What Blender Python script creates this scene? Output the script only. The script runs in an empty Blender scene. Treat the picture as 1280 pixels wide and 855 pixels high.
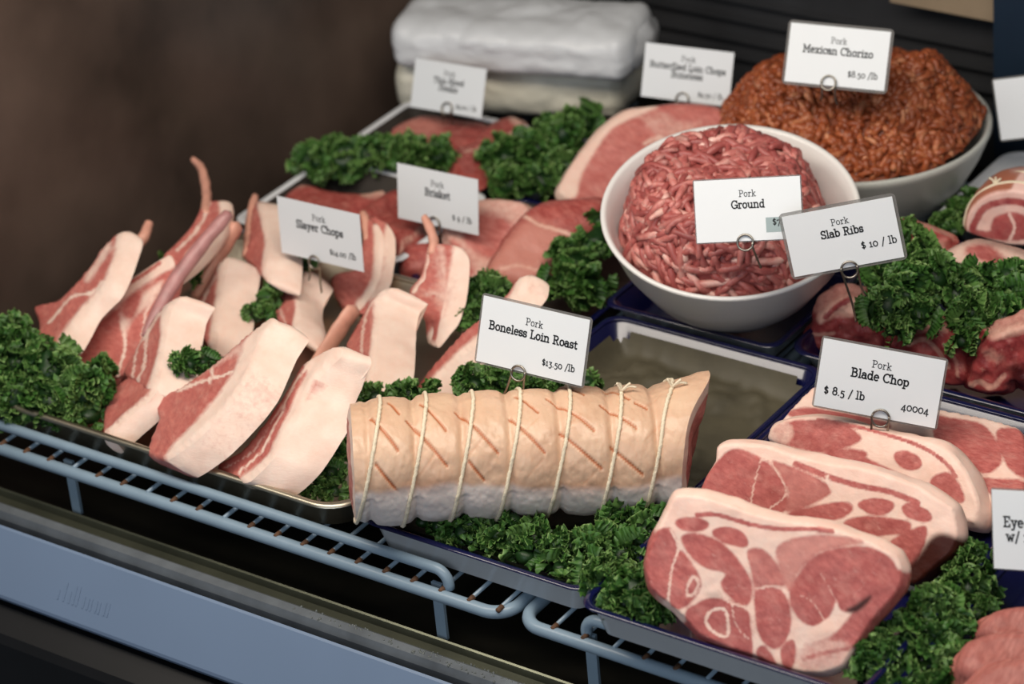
import bpy, bmesh, math, random
import numpy as np
from mathutils import Vector, Matrix
from mathutils.geometry import delaunay_2d_cdt

# ------------------------------------------------------------------ camera
FPX = 3900.0
D0 = 2.35
pit, rol, yaw = (math.radians(v) for v in (30.0, -5.5, 37.5))
FW = np.array([-math.sin(yaw) * math.cos(pit), math.cos(yaw) * math.cos(pit), -math.sin(pit)])
_rt = np.array([math.cos(yaw), math.sin(yaw), 0.0])
_up = np.cross(_rt, FW)
RI = math.cos(rol) * _rt + math.sin(rol) * _up
UP = -math.sin(rol) * _rt + math.cos(rol) * _up
CAM = -D0 * FW
ZV = np.array([0, 0, 1.0])


def rays(px):
    px = np.atleast_2d(np.asarray(px, float))
    return ((px[:, :1] - 640) / FPX) * RI - ((px[:, 1:2] - 427.5) / FPX) * UP + FW


def un(px, py, z=0.0):
    d = rays([(px, py)])[0]
    return CAM + d * (z - CAM[2]) / d[2]


def depth_of(P):
    return float((np.asarray(P) - CAM) @ FW)


def on_y(px, py, y):
    d = rays([(px, py)])[0]
    return CAM + d * ((y - CAM[1]) / d[1])


def at_depth(px, t):
    return CAM + rays(px) * t


def on_plane(px, P, n):
    d = rays(px)
    return CAM + d * (((P - CAM) @ n) / (d @ n))[:, None]


def pix(P):
    v = np.atleast_2d(P) - CAM
    z = v @ FW
    return np.stack([640 + FPX * (v @ RI) / z, 427.5 - FPX * (v @ UP) / z], 1)


COL = bpy.context.scene.collection

# ------------------------------------------------------------------ noise
_rng0 = np.random.default_rng(5)
_PERM = _rng0.random((64, 64, 64))


def vnoise(p, scale=1.0, seed=0):
    """smooth value noise, -1..1, on n x 3 points"""
    q = np.asarray(p, float) * scale + seed * 7.31 + 1000.0
    i = np.floor(q).astype(int)
    f = q - i
    f = f * f * (3 - 2 * f)
    out = 0
    for dx in (0, 1):
        for dy in (0, 1):
            for dz in (0, 1):
                w = (f[:, 0] if dx else 1 - f[:, 0]) * (f[:, 1] if dy else 1 - f[:, 1]) * (f[:, 2] if dz else 1 - f[:, 2])
                out = out + w * _PERM[(i[:, 0] + dx) & 63, (i[:, 1] + dy) & 63, (i[:, 2] + dz) & 63]
    return out * 2 - 1


def fbm(p, scale, seed=0, octs=3):
    a, s, o = 1.0, scale, 0
    for k in range(octs):
        o = o + a * vnoise(p, s, seed + k * 3)
        a *= 0.5
        s *= 2.03
    return o


# ------------------------------------------------------------------ 2D helpers
TENS = 1.0


def smooth_closed(pts, n=6, tens=1.0):
    p = np.asarray(pts, float)
    if n < 2 or len(p) < 4:
        return p
    out = []
    N = len(p)
    for i in range(N):
        p1, p2 = p[i], p[(i + 1) % N]
        m1, m2 = (p2 - p[i - 1]) * 0.5 * tens, (p[(i + 2) % N] - p1) * 0.5 * tens
        for k in range(n):
            t = k / n
            out.append((2 * t ** 3 - 3 * t * t + 1) * p1 + (t ** 3 - 2 * t * t + t) * m1 + (3 * t * t - 2 * t ** 3) * p2 + (t ** 3 - t * t) * m2)
    return np.array(out)


def smooth_open(pts, n=6):
    p = np.asarray(pts, float)
    if len(p) < 3:
        t = np.linspace(0, 1, n + 1)[:, None]
        return p[0] * (1 - t) + p[-1] * t
    q = np.vstack([2 * p[0] - p[1], p, 2 * p[-1] - p[-2]])
    out = []
    for i in range(1, len(q) - 2):
        p0, p1, p2, p3 = q[i - 1], q[i], q[i + 1], q[i + 2]
        for k in range(n):
            t = k / n
            out.append(0.5 * ((2 * p1) + (p2 - p0) * t + (2 * p0 - 5 * p1 + 4 * p2 - p3) * t * t + (3 * p1 - p0 - 3 * p2 + p3) * t ** 3))
    out.append(p[-1])
    return np.array(out)


def resample_closed(p, step):
    q = np.vstack([p, p[:1]])
    s = np.concatenate([[0], np.cumsum(np.linalg.norm(np.diff(q, axis=0), axis=1))])
    n = max(12, int(s[-1] / step))
    t = np.linspace(0, s[-1], n, endpoint=False)
    return np.stack([np.interp(t, s, q[:, k]) for k in range(q.shape[1])], 1)


def seg_dist(P, A, B):
    d = B - A
    L = (d * d).sum(1) + 1e-12
    out = np.full(len(P), 1e9)
    for a, dd, l in zip(A, d, L):
        v = P - a
        t = np.clip((v @ dd) / l, 0, 1)
        w = v - t[:, None] * dd
        out = np.minimum(out, (w * w).sum(1))
    return np.sqrt(out)


def inside(P, poly):
    x, y = P[:, 0], P[:, 1]
    c = np.zeros(len(P), bool)
    n = len(poly)
    for i in range(n):
        x0, y0 = poly[i - 1]
        x1, y1 = poly[i]
        if y0 == y1:
            continue
        m = ((y0 > y) != (y1 > y)) & (x < (x1 - x0) * (y - y0) / (y1 - y0) + x0)
        c ^= m
    return c


def sdf(P, poly):
    d = seg_dist(P, poly, np.roll(poly, -1, 0))
    return np.where(inside(P, poly), d, -d)


def sstep(x, a, b):
    t = np.clip((x - a) / (b - a), 0, 1)
    return t * t * (3 - 2 * t)


# ------------------------------------------------------------------ objects
def mesh_obj(name, V, Fc, mats, parent=None, attr=None, smooth=True, mat_idx=None, origin=None, name_attr='tint'):
    """V n x 3 in world space, faces any list; object origin at base centre"""
    V = np.asarray(V, float)
    if parent is not None:
        org = np.array(parent['_org'])
    elif origin is not None:
        org = np.asarray(origin, float)
    else:
        lo, hi = V.min(0), V.max(0)
        org = np.array([(lo[0] + hi[0]) / 2, (lo[1] + hi[1]) / 2, lo[2]])
    me = bpy.data.meshes.new(name)
    me.from_pydata((V - org).tolist(), [], [tuple(int(i) for i in f) for f in Fc])
    if attr is not None:
        a = np.ones((len(V), 4), np.float32)
        at = np.asarray(attr, float)
        if at.ndim == 1:
            at = at[:, None]
        a[:, :3] = 0
        a[:, :at.shape[1]] = at
        ca = me.color_attributes.new(name_attr, 'FLOAT_COLOR', 'POINT')
        ca.data.foreach_set('color', a.ravel())
    for m in (mats if isinstance(mats, (list, tuple)) else [mats]):
        me.materials.append(m)
    if mat_idx is not None:
        me.polygons.foreach_set('material_index', np.asarray(mat_idx, np.int32))
    if smooth:
        me.polygons.foreach_set('use_smooth', np.ones(len(me.polygons), bool))
    me.update()
    o = bpy.data.objects.new(name, me)
    COL.objects.link(o)
    if parent is not None:
        o.parent = parent
    else:
        o.location = org
    o['_org'] = [float(x) for x in org]
    return o


def empty(name, loc):
    o = bpy.data.objects.new(name, None)
    COL.objects.link(o)
    o.location = loc
    o.empty_display_size = 0.02
    o['_org'] = [float(x) for x in loc]
    return o


def tag(o, label, cat, group=None, kind=None):
    o['label'] = label
    o['category'] = cat
    if group:
        o['group'] = group
    if kind:
        o['kind'] = kind
    return o


class MB:
    def __init__(s):
        s.v, s.f, s.a, s.m, s.n = [], [], [], [], 0

    def add(s, V, F, a=None, m=0):
        V = np.asarray(V, float)
        s.v.append(V)
        s.f += [tuple(int(i) + s.n for i in f) for f in F]
        s.m += [m] * len(F)
        aa = np.zeros((len(V), 3))
        if a is not None:
            aa[:] = a
        s.a.append(aa)
        s.n += len(V)

    def build(s, name, mats, parent=None, smooth=True, origin=None):
        return mesh_obj(name, np.vstack(s.v), s.f, mats, parent, np.vstack(s.a), smooth, s.m, origin)


def tube_mesh(path, radii, ns=8, closed=False, caps=True, flat=1.0):
    P = np.asarray(path, float)
    n = len(P)
    R = np.broadcast_to(np.asarray(radii, float), (n,))
    T = np.gradient(P, axis=0) if not closed else (np.roll(P, -1, 0) - np.roll(P, 1, 0))
    T /= np.linalg.norm(T, axis=1)[:, None] + 1e-12
    up = np.array([0, 0, 1.0]) if abs(T[0] @ ZV) < 0.9 else np.array([1.0, 0, 0])
    N = np.cross(T[0], up)
    N /= np.linalg.norm(N)
    V = []
    a = np.linspace(0, 2 * np.pi, ns, endpoint=False)
    for i in range(n):
        N = N - T[i] * (N @ T[i])
        N /= np.linalg.norm(N) + 1e-12
        B = np.cross(T[i], N)
        V.append(P[i] + R[i] * (np.cos(a)[:, None] * N * flat + np.sin(a)[:, None] * B))
    V = np.vstack(V)
    F = []
    for i in range(n if closed else n - 1):
        j = (i + 1) % n
        for k in range(ns):
            l = (k + 1) % ns
            F.append((i * ns + k, i * ns + l, j * ns + l, j * ns + k))
    if caps and not closed:
        c0 = len(V)
        V = np.vstack([V, P[0] - T[0] * R[0] * 0.5, P[-1] + T[-1] * R[-1] * 0.5])
        for k in range(ns):
            l = (k + 1) % ns
            F.append((c0, l, k))
            F.append((c0 + 1, (n - 1) * ns + k, (n - 1) * ns + l))
    return V, F


def box_mesh(lo, hi):
    x0, y0, z0 = lo
    x1, y1, z1 = hi
    V = [(x0, y0, z0), (x1, y0, z0), (x1, y1, z0), (x0, y1, z0), (x0, y0, z1), (x1, y0, z1), (x1, y1, z1), (x0, y1, z1)]
    F = [(0, 3, 2, 1), (4, 5, 6, 7), (0, 1, 5, 4), (1, 2, 6, 5), (2, 3, 7, 6), (3, 0, 4, 7)]
    return np.array(V), F


# ------------------------------------------------------------------ materials
def srgb(r, g, b):
    f = lambda c: (c / 255) / 12.92 if c <= 10 else (((c / 255) + 0.055) / 1.055) ** 2.4
    return (f(r), f(g), f(b), 1.0)


class NT:
    def __init__(s, name):
        s.m = bpy.data.materials.new(name)
        s.m.use_nodes = True
        s.t = s.m.node_tree
        s.n = s.t.nodes
        s.b = s.n['Principled BSDF']

    def new(s, typ, **kw):
        n = s.n.new(typ)
        for k, v in kw.items():
            if k in n.inputs.keys():
                n.inputs[k].default_value = v
            else:
                setattr(n, k, v)
        return n

    def link(s, a, b):
        s.t.links.new(a, b)

    def noise(s, scale, detail=3, rough=0.55, co=None, stretch=None, w=0):
        n = s.new('ShaderNodeTexNoise')
        n.inputs['Scale'].default_value = scale
        n.inputs['Detail'].default_value = detail
        n.inputs['Roughness'].default_value = rough
        c = co or s.coord()
        if stretch:
            mp = s.new('ShaderNodeMapping')
            mp.inputs['Scale'].default_value = stretch
            mp.inputs['Rotation'].default_value = (0.3, 0.2, 0.6)
            s.link(c, mp.inputs['Vector'])
            c = mp.outputs['Vector']
        s.link(c, n.inputs['Vector'])
        return n.outputs['Fac']

    def coord(s):
        if not hasattr(s, '_c'):
            s._c = s.new('ShaderNodeTexCoord').outputs['Object']
        return s._c

    def ramp(s, fac, stops):
        r = s.new('ShaderNodeValToRGB')
        el = r.color_ramp.elements
        while len(el) < len(stops):
            el.new(0.5)
        for e, (p, c) in zip(el, stops):
            e.position = p
            e.color = c if len(c) == 4 else (*c, 1)
        s.link(fac, r.inputs['Fac'])
        return r.outputs['Color']

    def mix(s, fac, a, b, blend='MIX'):
        m = s.new('ShaderNodeMix')
        m.data_type = 'RGBA'
        m.blend_type = blend
        for v, i in ((fac, 0), (a, 6), (b, 7)):
            if hasattr(v, 'is_linked') or hasattr(v, 'links'):
                s.link(v, m.inputs[i])
            else:
                m.inputs[i].default_value = v
        return m.outputs[2]

    def math(s, op, a, b=0.0, clamp=False):
        m = s.new('ShaderNodeMath')
        m.operation = op
        m.use_clamp = clamp
        for v, i in ((a, 0), (b, 1)):
            if hasattr(v, 'links'):
                s.link(v, m.inputs[i])
            else:
                m.inputs[i].default_value = v
        return m.outputs[0]

    def attr(s, name='tint'):
        a = s.new('ShaderNodeVertexColor')
        a.layer_name = name
        sp = s.new('ShaderNodeSeparateColor')
        s.link(a.outputs['Color'], sp.inputs[0])
        return sp.outputs

    def bump(s, h, strength, dist=0.002):
        b = s.new('ShaderNodeBump')
        b.inputs['Strength'].default_value = strength
        b.inputs['Distance'].default_value = dist
        s.link(h, b.inputs['Height'])
        s.link(b.outputs['Normal'], s.b.inputs['Normal'])

    def set(s, **kw):
        for k, v in kw.items():
            k = k.replace('_', ' ')
            if hasattr(v, 'links'):
                s.link(v, s.b.inputs[k])
            else:
                s.b.inputs[k].default_value = v
        return s


def plain(name, col, rough=0.5, metal=0.0, var=0.0, vscale=40, bump=0.0, bscale=200, **kw):
    t = NT(name)
    c = t.noise(vscale, 4)
    a = tuple(min(1, x * (1 - var)) for x in col[:3]) + (1,)
    b = tuple(min(1, x * (1 + var)) for x in col[:3]) + (1,)
    t.set(Base_Color=t.ramp(c, [(0.3, a), (0.7, b)]), Roughness=rough, Metallic=metal)
    for k, v in kw.items():
        t.b.inputs[k.replace('_', ' ')].default_value = v
    if bump:
        t.bump(t.noise(bscale, 3), bump, 0.001)
    return t.m


def meat(name, lean_a, lean_b, fat_a, fat_b, dark, marble=0.25, fibre=(1, 1, 1), fscale=160, rough=0.42, sss=0.12, bump=0.25):
    """tint.R = fat, tint.G = browned / bone-dark / painted gap shade, tint.B = paler lean"""
    t = NT(name)
    R, G, B = t.attr()[0:3]
    n1 = t.noise(fscale, 4, 0.6, stretch=fibre)
    n2 = t.noise(45, 4, 0.6)
    lean = t.ramp(n1, [(0.30, lean_a), (0.72, lean_b)])
    lean = t.mix(t.math('MULTIPLY', t.math('SUBTRACT', n2, 0.42, True), 2.2), lean, lean_a)
    st = t.ramp(t.noise(70, 5, 0.65, stretch=fibre), [(0.50, (0, 0, 0)), (0.70, (1, 1, 1))])
    lean = t.mix(t.math('MULTIPLY', st, 0.35), lean, tuple(0.6 * x + 0.4 * y for x, y in zip(lean_b, fat_a)))
    lean = t.mix(B, lean, tuple(0.55 * x + 0.45 * y for x, y in zip(lean_b, fat_a)))
    fat = t.ramp(t.noise(60, 5, 0.6), [(0.3, fat_a), (0.7, fat_b)])
    # ragged edge between lean and fat, plus fine marbling
    nz = t.math('SUBTRACT', t.noise(220, 4, 0.65), 0.5)
    r2 = t.math('ADD', R, t.math('MULTIPLY', nz, 0.55), True)
    r2 = t.ramp(r2, [(0.22, (0, 0, 0)), (0.78, (1, 1, 1))])
    mb = t.ramp(t.noise(95, 6, 0.7, stretch=fibre), [(0.60, (0, 0, 0)), (0.72, (1, 1, 1))])
    mb = t.math('MULTIPLY', mb, marble)
    fac = t.math('MAXIMUM', r2, mb)
    base = t.mix(fac, lean, fat)
    base = t.mix(G, base, dark)
    t.set(Base_Color=base, Roughness=t.ramp(n2, [(0.3, (rough - .1,) * 3), (0.7, (rough + .12,) * 3)]), Subsurface_Weight=sss, Subsurface_Scale=0.0018, IOR=1.4, Specular_IOR_Level=0.32)
    t.b.inputs['Subsurface Radius'].default_value = (1.0, 0.35, 0.25)
    t.bump(t.noise(fscale * 1.6, 5, 0.65, stretch=fibre), bump, 0.0012)
    return t.m


M = {}
M['chop'] = meat('chop_meat', srgb(176, 94, 88), srgb(206, 126, 114), srgb(232, 200, 184), srgb(240, 216, 202), srgb(120, 60, 50), 0.12, (1, 1, 3))
M['blade'] = meat('blade_meat', srgb(166, 84, 81), srgb(202, 118, 111), srgb(238, 198, 182), srgb(244, 214, 200), srgb(62, 26, 20), 0.28, (1, 2.5, 1), 180)
M['red'] = meat('red_meat', srgb(148, 66, 62), srgb(186, 100, 92), srgb(220, 172, 154), srgb(230, 190, 172), srgb(70, 24, 26), 0.45, (1, 2, 1), 140, 0.3, 0.1, 0.5)
M['pale'] = meat('pale_meat', srgb(172, 90, 84), srgb(204, 124, 114), srgb(228, 188, 172), srgb(236, 206, 190), srgb(110, 50, 46), 0.2, (1, 3, 1), 120)
M['bone'] = plain('rib_bone', srgb(214, 156, 136), 0.45, 0, 0.12, 90, 0.2)
M['bone_purple'] = plain('purple_rib_bone', srgb(176, 124, 122), 0.4, 0, 0.15, 90, 0.2)
M['white_wire'] = plain('coated_wire', srgb(130, 150, 166), 0.35, 0, 0.05, 60)  # blue of the window light is put into this white coating's colour
M['rust'] = plain('rust', srgb(84, 56, 36), 0.8, 0, 0.4, 400)
M['steel'] = plain('pan_steel', srgb(190, 182, 164), 0.36, 1.0, 0.12, 25, 0.05, 90)
M['enamel'] = plain('white_enamel', srgb(225, 228, 232), 0.2, 0, 0.03, 20, Coat_Weight=0.3)
M['navy'] = plain('navy_enamel', srgb(12, 15, 58), 0.2, 0, 0.15, 60, Coat_Weight=0.4)
M['deck'] = plain('deck_metal', srgb(40, 38, 32), 0.38, 0.6, 0.35, 12, 0.1, 60)
M['channel'] = plain('channel_metal', srgb(86, 88, 74), 0.3, 0.7, 0.2, 20)
M['lip'] = plain('lip_metal', srgb(120, 126, 132), 0.4, 0.5, 0.25, 30)
M['panel'] = plain('bumper_panel', srgb(112, 130, 156), 0.35, 0, 0.03, 8)  # white panel; its blue daylight cast is put into the base colour
M['black'] = plain('black_rubber', srgb(14, 14, 16), 0.45, 0, 0.2, 20)
M['dark_wall'] = plain('dark_end_panel', srgb(82, 68, 60), 0.4, 0, 0.55, 6)
M['dark_back'] = plain('dark_back_panel', srgb(48, 49, 52), 0.45, 0.1, 0.3, 8)
M['wood'] = plain('counter_edge', srgb(150, 132, 110), 0.5, 0, 0.1, 20)
M['blue_dark'] = plain('dark_blue_box', srgb(30, 44, 60), 0.35, 0.1, 0.2, 8)
M['card'] = plain('card_paper', srgb(222, 226, 230), 0.45, 0, 0.01, 30)
M['ink'] = plain('ink', srgb(22, 26, 30), 0.6)
M['sticker'] = plain('price_sticker', srgb(150, 166, 168), 0.5)
M['wire'] = plain('clip_wire', srgb(150, 144, 134), 0.3, 1.0, 0.1, 100)
M['string'] = plain('cotton_string', srgb(232, 218, 192), 0.8, 0, 0.12, 900, 0.6, 1500)
M['bowl'] = plain('white_bowl', srgb(232, 230, 228), 0.3, 0, 0.02, 15, Coat_Weight=0.2)
M['bowl_grey'] = plain('grey_bowl', srgb(190, 192, 186), 0.35, 0, 0.05, 15)
M['butcher_paper'] = plain('butcher_paper', srgb(74, 69, 54), 0.6, 0, 0.3, 25, 0.4, 40)
M['shaded_liner'] = plain('shaded_tray_liner', srgb(46, 40, 35), 0.6, 0, 0.3, 25, 0.3, 40)  # liner darkened to carry the shade of the gaps in the rear trays
M['rib'] = meat('rib_meat', srgb(126, 44, 48), srgb(172, 78, 76), srgb(214, 158, 142), srgb(226, 180, 162), srgb(60, 20, 22), 0.5, (1, 2, 1), 110, 0.28, 0.1, 0.6)
M['wrap'] = plain('white_wrap', srgb(205, 208, 212), 0.42, 0, 0.04, 12, 0.3, 50)
M['cream_wrap'] = plain('cream_wrap', srgb(206, 203, 188), 0.5, 0, 0.04, 12, 0.3, 50)


def film(name):
    m = bpy.data.materials.new(name)
    m.use_nodes = True
    nt = m.node_tree
    nt.nodes.clear()
    o = nt.nodes.new('ShaderNodeOutputMaterial')
    tr = nt.nodes.new('ShaderNodeBsdfTransparent')
    tr.inputs[0].default_value = (0.80, 0.80, 0.80, 1)
    gl = nt.nodes.new('ShaderNodeBsdfPrincipled')
    gl.inputs['Base Color'].default_value = srgb(150, 148, 146)
    gl.inputs['Roughness'].default_value = 0.15
    mx = nt.nodes.new('ShaderNodeMixShader')
    mx.inputs[0].default_value = 0.38
    nt.links.new(tr.outputs[0], mx.inputs[1])
    nt.links.new(gl.outputs[0], mx.inputs[2])
    nt.links.new(mx.outputs[0], o.inputs[0])
    return m


M['film'] = film('clear_film')


def kale_mat(name, dk, mid, lt):
    t = NT(name)
    R, G, B = t.attr()[0:3]
    n = t.noise(120, 3)
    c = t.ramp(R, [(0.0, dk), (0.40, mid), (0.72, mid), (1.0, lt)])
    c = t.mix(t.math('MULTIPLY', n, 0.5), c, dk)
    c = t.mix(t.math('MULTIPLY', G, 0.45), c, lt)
    t.set(Base_Color=c, Roughness=0.42, IOR=1.4)
    t.bump(t.noise(500, 3), 0.3, 0.001)
    return t.m


M['kale'] = kale_mat('curly_kale', srgb(24, 52, 20), srgb(72, 116, 50), srgb(156, 188, 112))

# ------------------------------------------------------------------ slab: a cut of meat traced on its own leaning plane


def scr(dx, dy, c=0.0, t=2.3):
    """world vector that spans dx, dy pixels on the picture at depth t and c pixels' worth away"""
    return (dx * RI - dy * UP + c * FW) * t / FPX


def apply_pattern(P, base, pats, soft=1.5, grow=0.0):
    ch = np.zeros((len(P), 3))
    ch[:, 0] = base
    for p in pats:
        kind, val, pts = p[0], p[1], np.asarray(p[2], float)
        w = p[3] if len(p) > 3 else 2.5
        if kind == 'L':
            q = smooth_open(pts, 6)
            d = seg_dist(P, q[:-1], q[1:])
            a = 1 - sstep(d, w * 0.35, w)
        elif kind == 'O':                     # ring line around a closed shape
            q = smooth_closed(pts, 6)
            d = np.abs(sdf(P, q))
            a = 1 - sstep(d, w * 0.35, w)
        else:
            q = smooth_closed(pts, 5)
            g = grow if (kind == 'F' and val < 0.3) else 0.0
            a = sstep(sdf(P, q) + g, -w * soft, w * soft)
        c = {'D': 1, 'P': 2}.get(kind, 0)
        ch[:, c] = ch[:, c] * (1 - a) + val * a
    return np.clip(ch, 0, 1)


def slab(name, outline, d, mat, base=1.0, pats=(), floor=0.0, at=None, n=None, step=3.0, edge=5.0, puff=0.003,
         rough=0.0012, nscale=60, bulge=0.004, side=None, cap=False, sm=5, parent=None, seed=0, lift=0.0, thick=None, ring=7, tens=0.6, taper=None, soft=1.5, grow=0.0):
    """outline in photo pixels; d = world thickness vector; floor = height its lowest point rests at"""
    rng = np.random.default_rng(seed + 11)
    ol = smooth_closed(outline, sm, tens)
    ol = resample_closed(ol, step * 1.15)
    d = np.asarray(d, float)
    nn = -d / np.linalg.norm(d) if n is None else np.asarray(n, float) / np.linalg.norm(n)
    lo, hi = ol.min(0), ol.max(0)
    gx = np.arange(lo[0], hi[0] + step, step)
    gy = np.arange(lo[1], hi[1] + step, step * 0.866)
    G = np.array([(x + (j % 2) * step * 0.5, y) for j, y in enumerate(gy) for x in gx])
    G = G + rng.uniform(-0.15, 0.15, G.shape) * step
    G = G[sdf(G, ol) > step * 0.55]
    nb = len(ol)
    allp = np.vstack([ol, G])
    res = delaunay_2d_cdt([Vector(p) for p in allp], [(i, (i + 1) % nb) for i in range(nb)], [], 1, 1e-5)
    P2 = np.array([tuple(v) for v in res[0]])
    tris = [tuple(f) for f in res[2]]
    orig = res[3]
    # boundary order in the new numbering
    newidx = {}
    for i, oo in enumerate(orig):
        for k in oo:
            newidx[k] = i
    bidx = [newidx[i] for i in range(nb)]
    # winding towards camera
    area = sum((P2[b][0] - P2[a][0]) * (P2[c][1] - P2[a][1]) - (P2[b][1] - P2[a][1]) * (P2[c][0] - P2[a][0]) for a, b, c in tris[:50])
    flip = area > 0
    edged = np.maximum(sdf(P2, ol), 0)
    col = apply_pattern(P2, base, pats, soft, grow)
    dsc = np.ones(nb) if taper is None else np.interp(P2[bidx][:, 1], [q[0] for q in taper], [q[1] for q in taper])
    cen = ol.mean(0)

    def make(t):
        P0 = at_depth([cen], t)[0]
        pxm = t / FPX
        F0 = on_plane(P2, P0, nn)
        e = edge * pxm
        k = np.clip(edged / edge, 0, 1)
        prof = np.sqrt(np.maximum(0, 1 - (1 - k) ** 2))
        rel = puff * (prof - 1) + rough * fbm(F0, nscale, seed, 3) * (0.3 + 0.7 * k)
        return P0, F0, F0 + nn * rel[:, None]

    def back(F0, V):
        return F0 + d

    if at is not None:
        t = depth_of(un(*at))
    else:
        a_, b_ = 1.6, 3.4
        for _ in range(40):
            t = (a_ + b_) / 2
            P0, F0, V = make(t)
            z = min(V[:, 2].min(), (F0[bidx] + d * dsc[:, None])[:, 2].min())
            if z > floor + lift:
                a_ = t
            else:
                b_ = t
    P0, F0, V = make(t)
    Bd = V[bidx]
    # outward directions in plane along the boundary
    tang = np.roll(F0[bidx], -1, 0) - np.roll(F0[bidx], 1, 0)
    out = np.cross(tang, nn)
    out /= np.linalg.norm(out, axis=1)[:, None] + 1e-9
    c3 = F0[bidx].mean(0)
    if ((F0[bidx] - c3) * out).sum() < 0:
        out = -out
    K = ring
    rings = []
    rc = []
    bcol = col[bidx]
    for r in range(1, K + 1):
        s = r / K
        q = Bd * (1 - s) + (F0[bidx] + d * dsc[:, None]) * s
        q = q + out * (bulge * math.sin(math.pi * s) ** 0.8 if bulge else 0)
        q = q + out * (rough * 1.4 * fbm(q, nscale * 0.8, seed + 4, 3))[:, None] * (1 if r < K else 0.5)
        rings.append(q)
        cc = bcol.copy()
        if side is not None:
            m = 1 - (1 - min(1, s * 2.5)) * 1.0
            cc[:, 0] = cc[:, 0] * (1 - m) + side * m
        rc.append(cc)
    nv = len(V)
    Fr = [((a, c, b) if flip else (a, b, c)) for a, b, c in tris]
    side_f = []
    prev = bidx
    off = nv
    for r in range(K):
        cur = [off + r * nb + i for i in range(nb)]
        for i in range(nb):
            j = (i + 1) % nb
            side_f.append((prev[i], prev[j], cur[j], cur[i]))
        prev = cur
    # back face: fan to a centre
    last = rings[-1]
    cidx = nv + K * nb
    Vall = np.vstack([V, np.vstack(rings), last.mean(0)[None]])
    Call = np.vstack([col, np.vstack(rc), np.mean(rc[-1], 0)[None]])
    back_f = [(prev[i], prev[(i + 1) % nb], cidx) for i in range(nb)]
    # orientation of sides: make normals point outward
    a, b, c, _ = side_f[0]
    nrm = np.cross(Vall[b] - Vall[a], Vall[c] - Vall[a])
    if nrm @ out[0] < 0:
        side_f = [f[::-1] for f in side_f]
        back_f = [f[::-1] for f in back_f]
    f0 = Fr[0]
    if np.cross(Vall[f0[1]] - Vall[f0[0]], Vall[f0[2]] - Vall[f0[0]]) @ nn < 0:
        Fr = [f[::-1] for f in Fr]
    if cap:
        fatf = [Call[list(f), 0].mean() > 0.6 for f in side_f]
        capF = [f for f, g in zip(side_f, fatf) if g]
        rest = Fr + back_f + [f for f, g in zip(side_f, fatf) if not g]
        o = sub_mesh(name, Vall, rest, mat, Call, parent)
        if capF:
            sub_mesh(cap if isinstance(cap, str) else 'fat_cap', Vall, capF, mat, Call, o)
    else:
        o = sub_mesh(name, Vall, Fr + back_f + side_f, mat, Call, parent)
    o['_P0'] = [float(x) for x in P0]
    o['_n'] = [float(x) for x in nn]
    return o


def sub_mesh(name, V, F, mat, C, parent):
    used = sorted({i for f in F for i in f})
    mp = {u: i for i, u in enumerate(used)}
    return mesh_obj(name, V[used], [tuple(mp[i] for i in f) for f in F], mat, parent, C[used])


def bone(par, pts, rad, mat='bone', off=0.0, name='rib_bone', flat=1.0, tip=None):
    """tube along photo pixels in the plane of the chop's face, pushed off behind (+) or before (-) it"""
    P0, n = np.array(par['_P0']), np.array(par['_n'])
    q = smooth_open(pts, 6)
    P = on_plane(q, P0 - n * off, n)
    r = np.interp(np.linspace(0, 1, len(q)), np.linspace(0, 1, len(rad)), rad) * depth_of(P0) / FPX
    V, F = tube_mesh(P, r, 12, flat=flat)
    V = V + 0.0006 * np.stack([fbm(V, 150, 3), fbm(V, 150, 5), fbm(V, 150, 8)], 1)
    C = np.zeros((len(V), 3))
    return mesh_obj(name, V, F, M[mat], par, C)
# ================================================================== camera object
cd = bpy.data.cameras.new('camera')
cam = bpy.data.objects.new('camera', cd)
COL.objects.link(cam)
cd.sensor_width = 36.0
cd.lens = FPX / 1280 * 36.0
cd.clip_start = 0.05
cd.clip_end = 20
R3 = Matrix(((RI[0], UP[0], -FW[0]), (RI[1], UP[1], -FW[1]), (RI[2], UP[2], -FW[2])))
cam.matrix_world = Matrix.Translation(Vector(CAM)) @ R3.to_4x4()
bpy.context.scene.camera = cam
cd.dof.use_dof = True
cd.dof.focus_distance = depth_of(un(760, 560, 0.05)) - 0.01
cd.dof.aperture_fstop = 6.3

# ================================================================== setting
def extrude_profile(name, prof, x0, x1, mat, kind='structure', closed=False, parent=None):
    V = [(x0, y, z) for y, z in prof] + [(x1, y, z) for y, z in prof]
    n = len(prof)
    F = [(i, i + 1, n + i + 1, n + i) for i in range(n - 1)]
    if closed:
        F.append((n - 1, 0, n, 2 * n - 1))
        F.append(tuple(range(n))[::-1])
        F.append(tuple(range(n, 2 * n)))
    o = mesh_obj(name, V, F, mat, parent, smooth=False)
    if kind and parent is None:
        o['kind'] = kind
    return o


XL, XR, YB = -0.36, 0.95, 0.50
V, F = box_mesh((XL, -0.279, -0.075), (XR, YB, -0.055))
o = mesh_obj('floor', V, F, M['deck'], smooth=False)
tag(o, 'dark metal deck pan beneath the wire racks', 'deck', kind='structure')
o = extrude_profile('trim_1', [(-0.2795, -0.075), (-0.2795, -0.052), (-0.2805, -0.0512), (-0.2818, -0.052), (-0.2835, -0.0565), (-0.294, -0.060), (-0.294, -0.075)], XL, XR, M['channel'], closed=True)
tag(o, 'dull metal channel with a thin bright edge in front of the deck', 'channel', kind='structure')
o = extrude_profile('trim_2', [(-0.2945, -0.08), (-0.2945, -0.0525), (-0.2985, -0.0495), (-0.3050, -0.0505), (-0.3075, -0.056), (-0.3075, -0.08)], XL, XR, M['lip'], closed=True)
tag(o, 'grey metal lip spotted with water behind the white front panel', 'lip', kind='structure')
rng = np.random.default_rng(3)
mb = MB()
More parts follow.
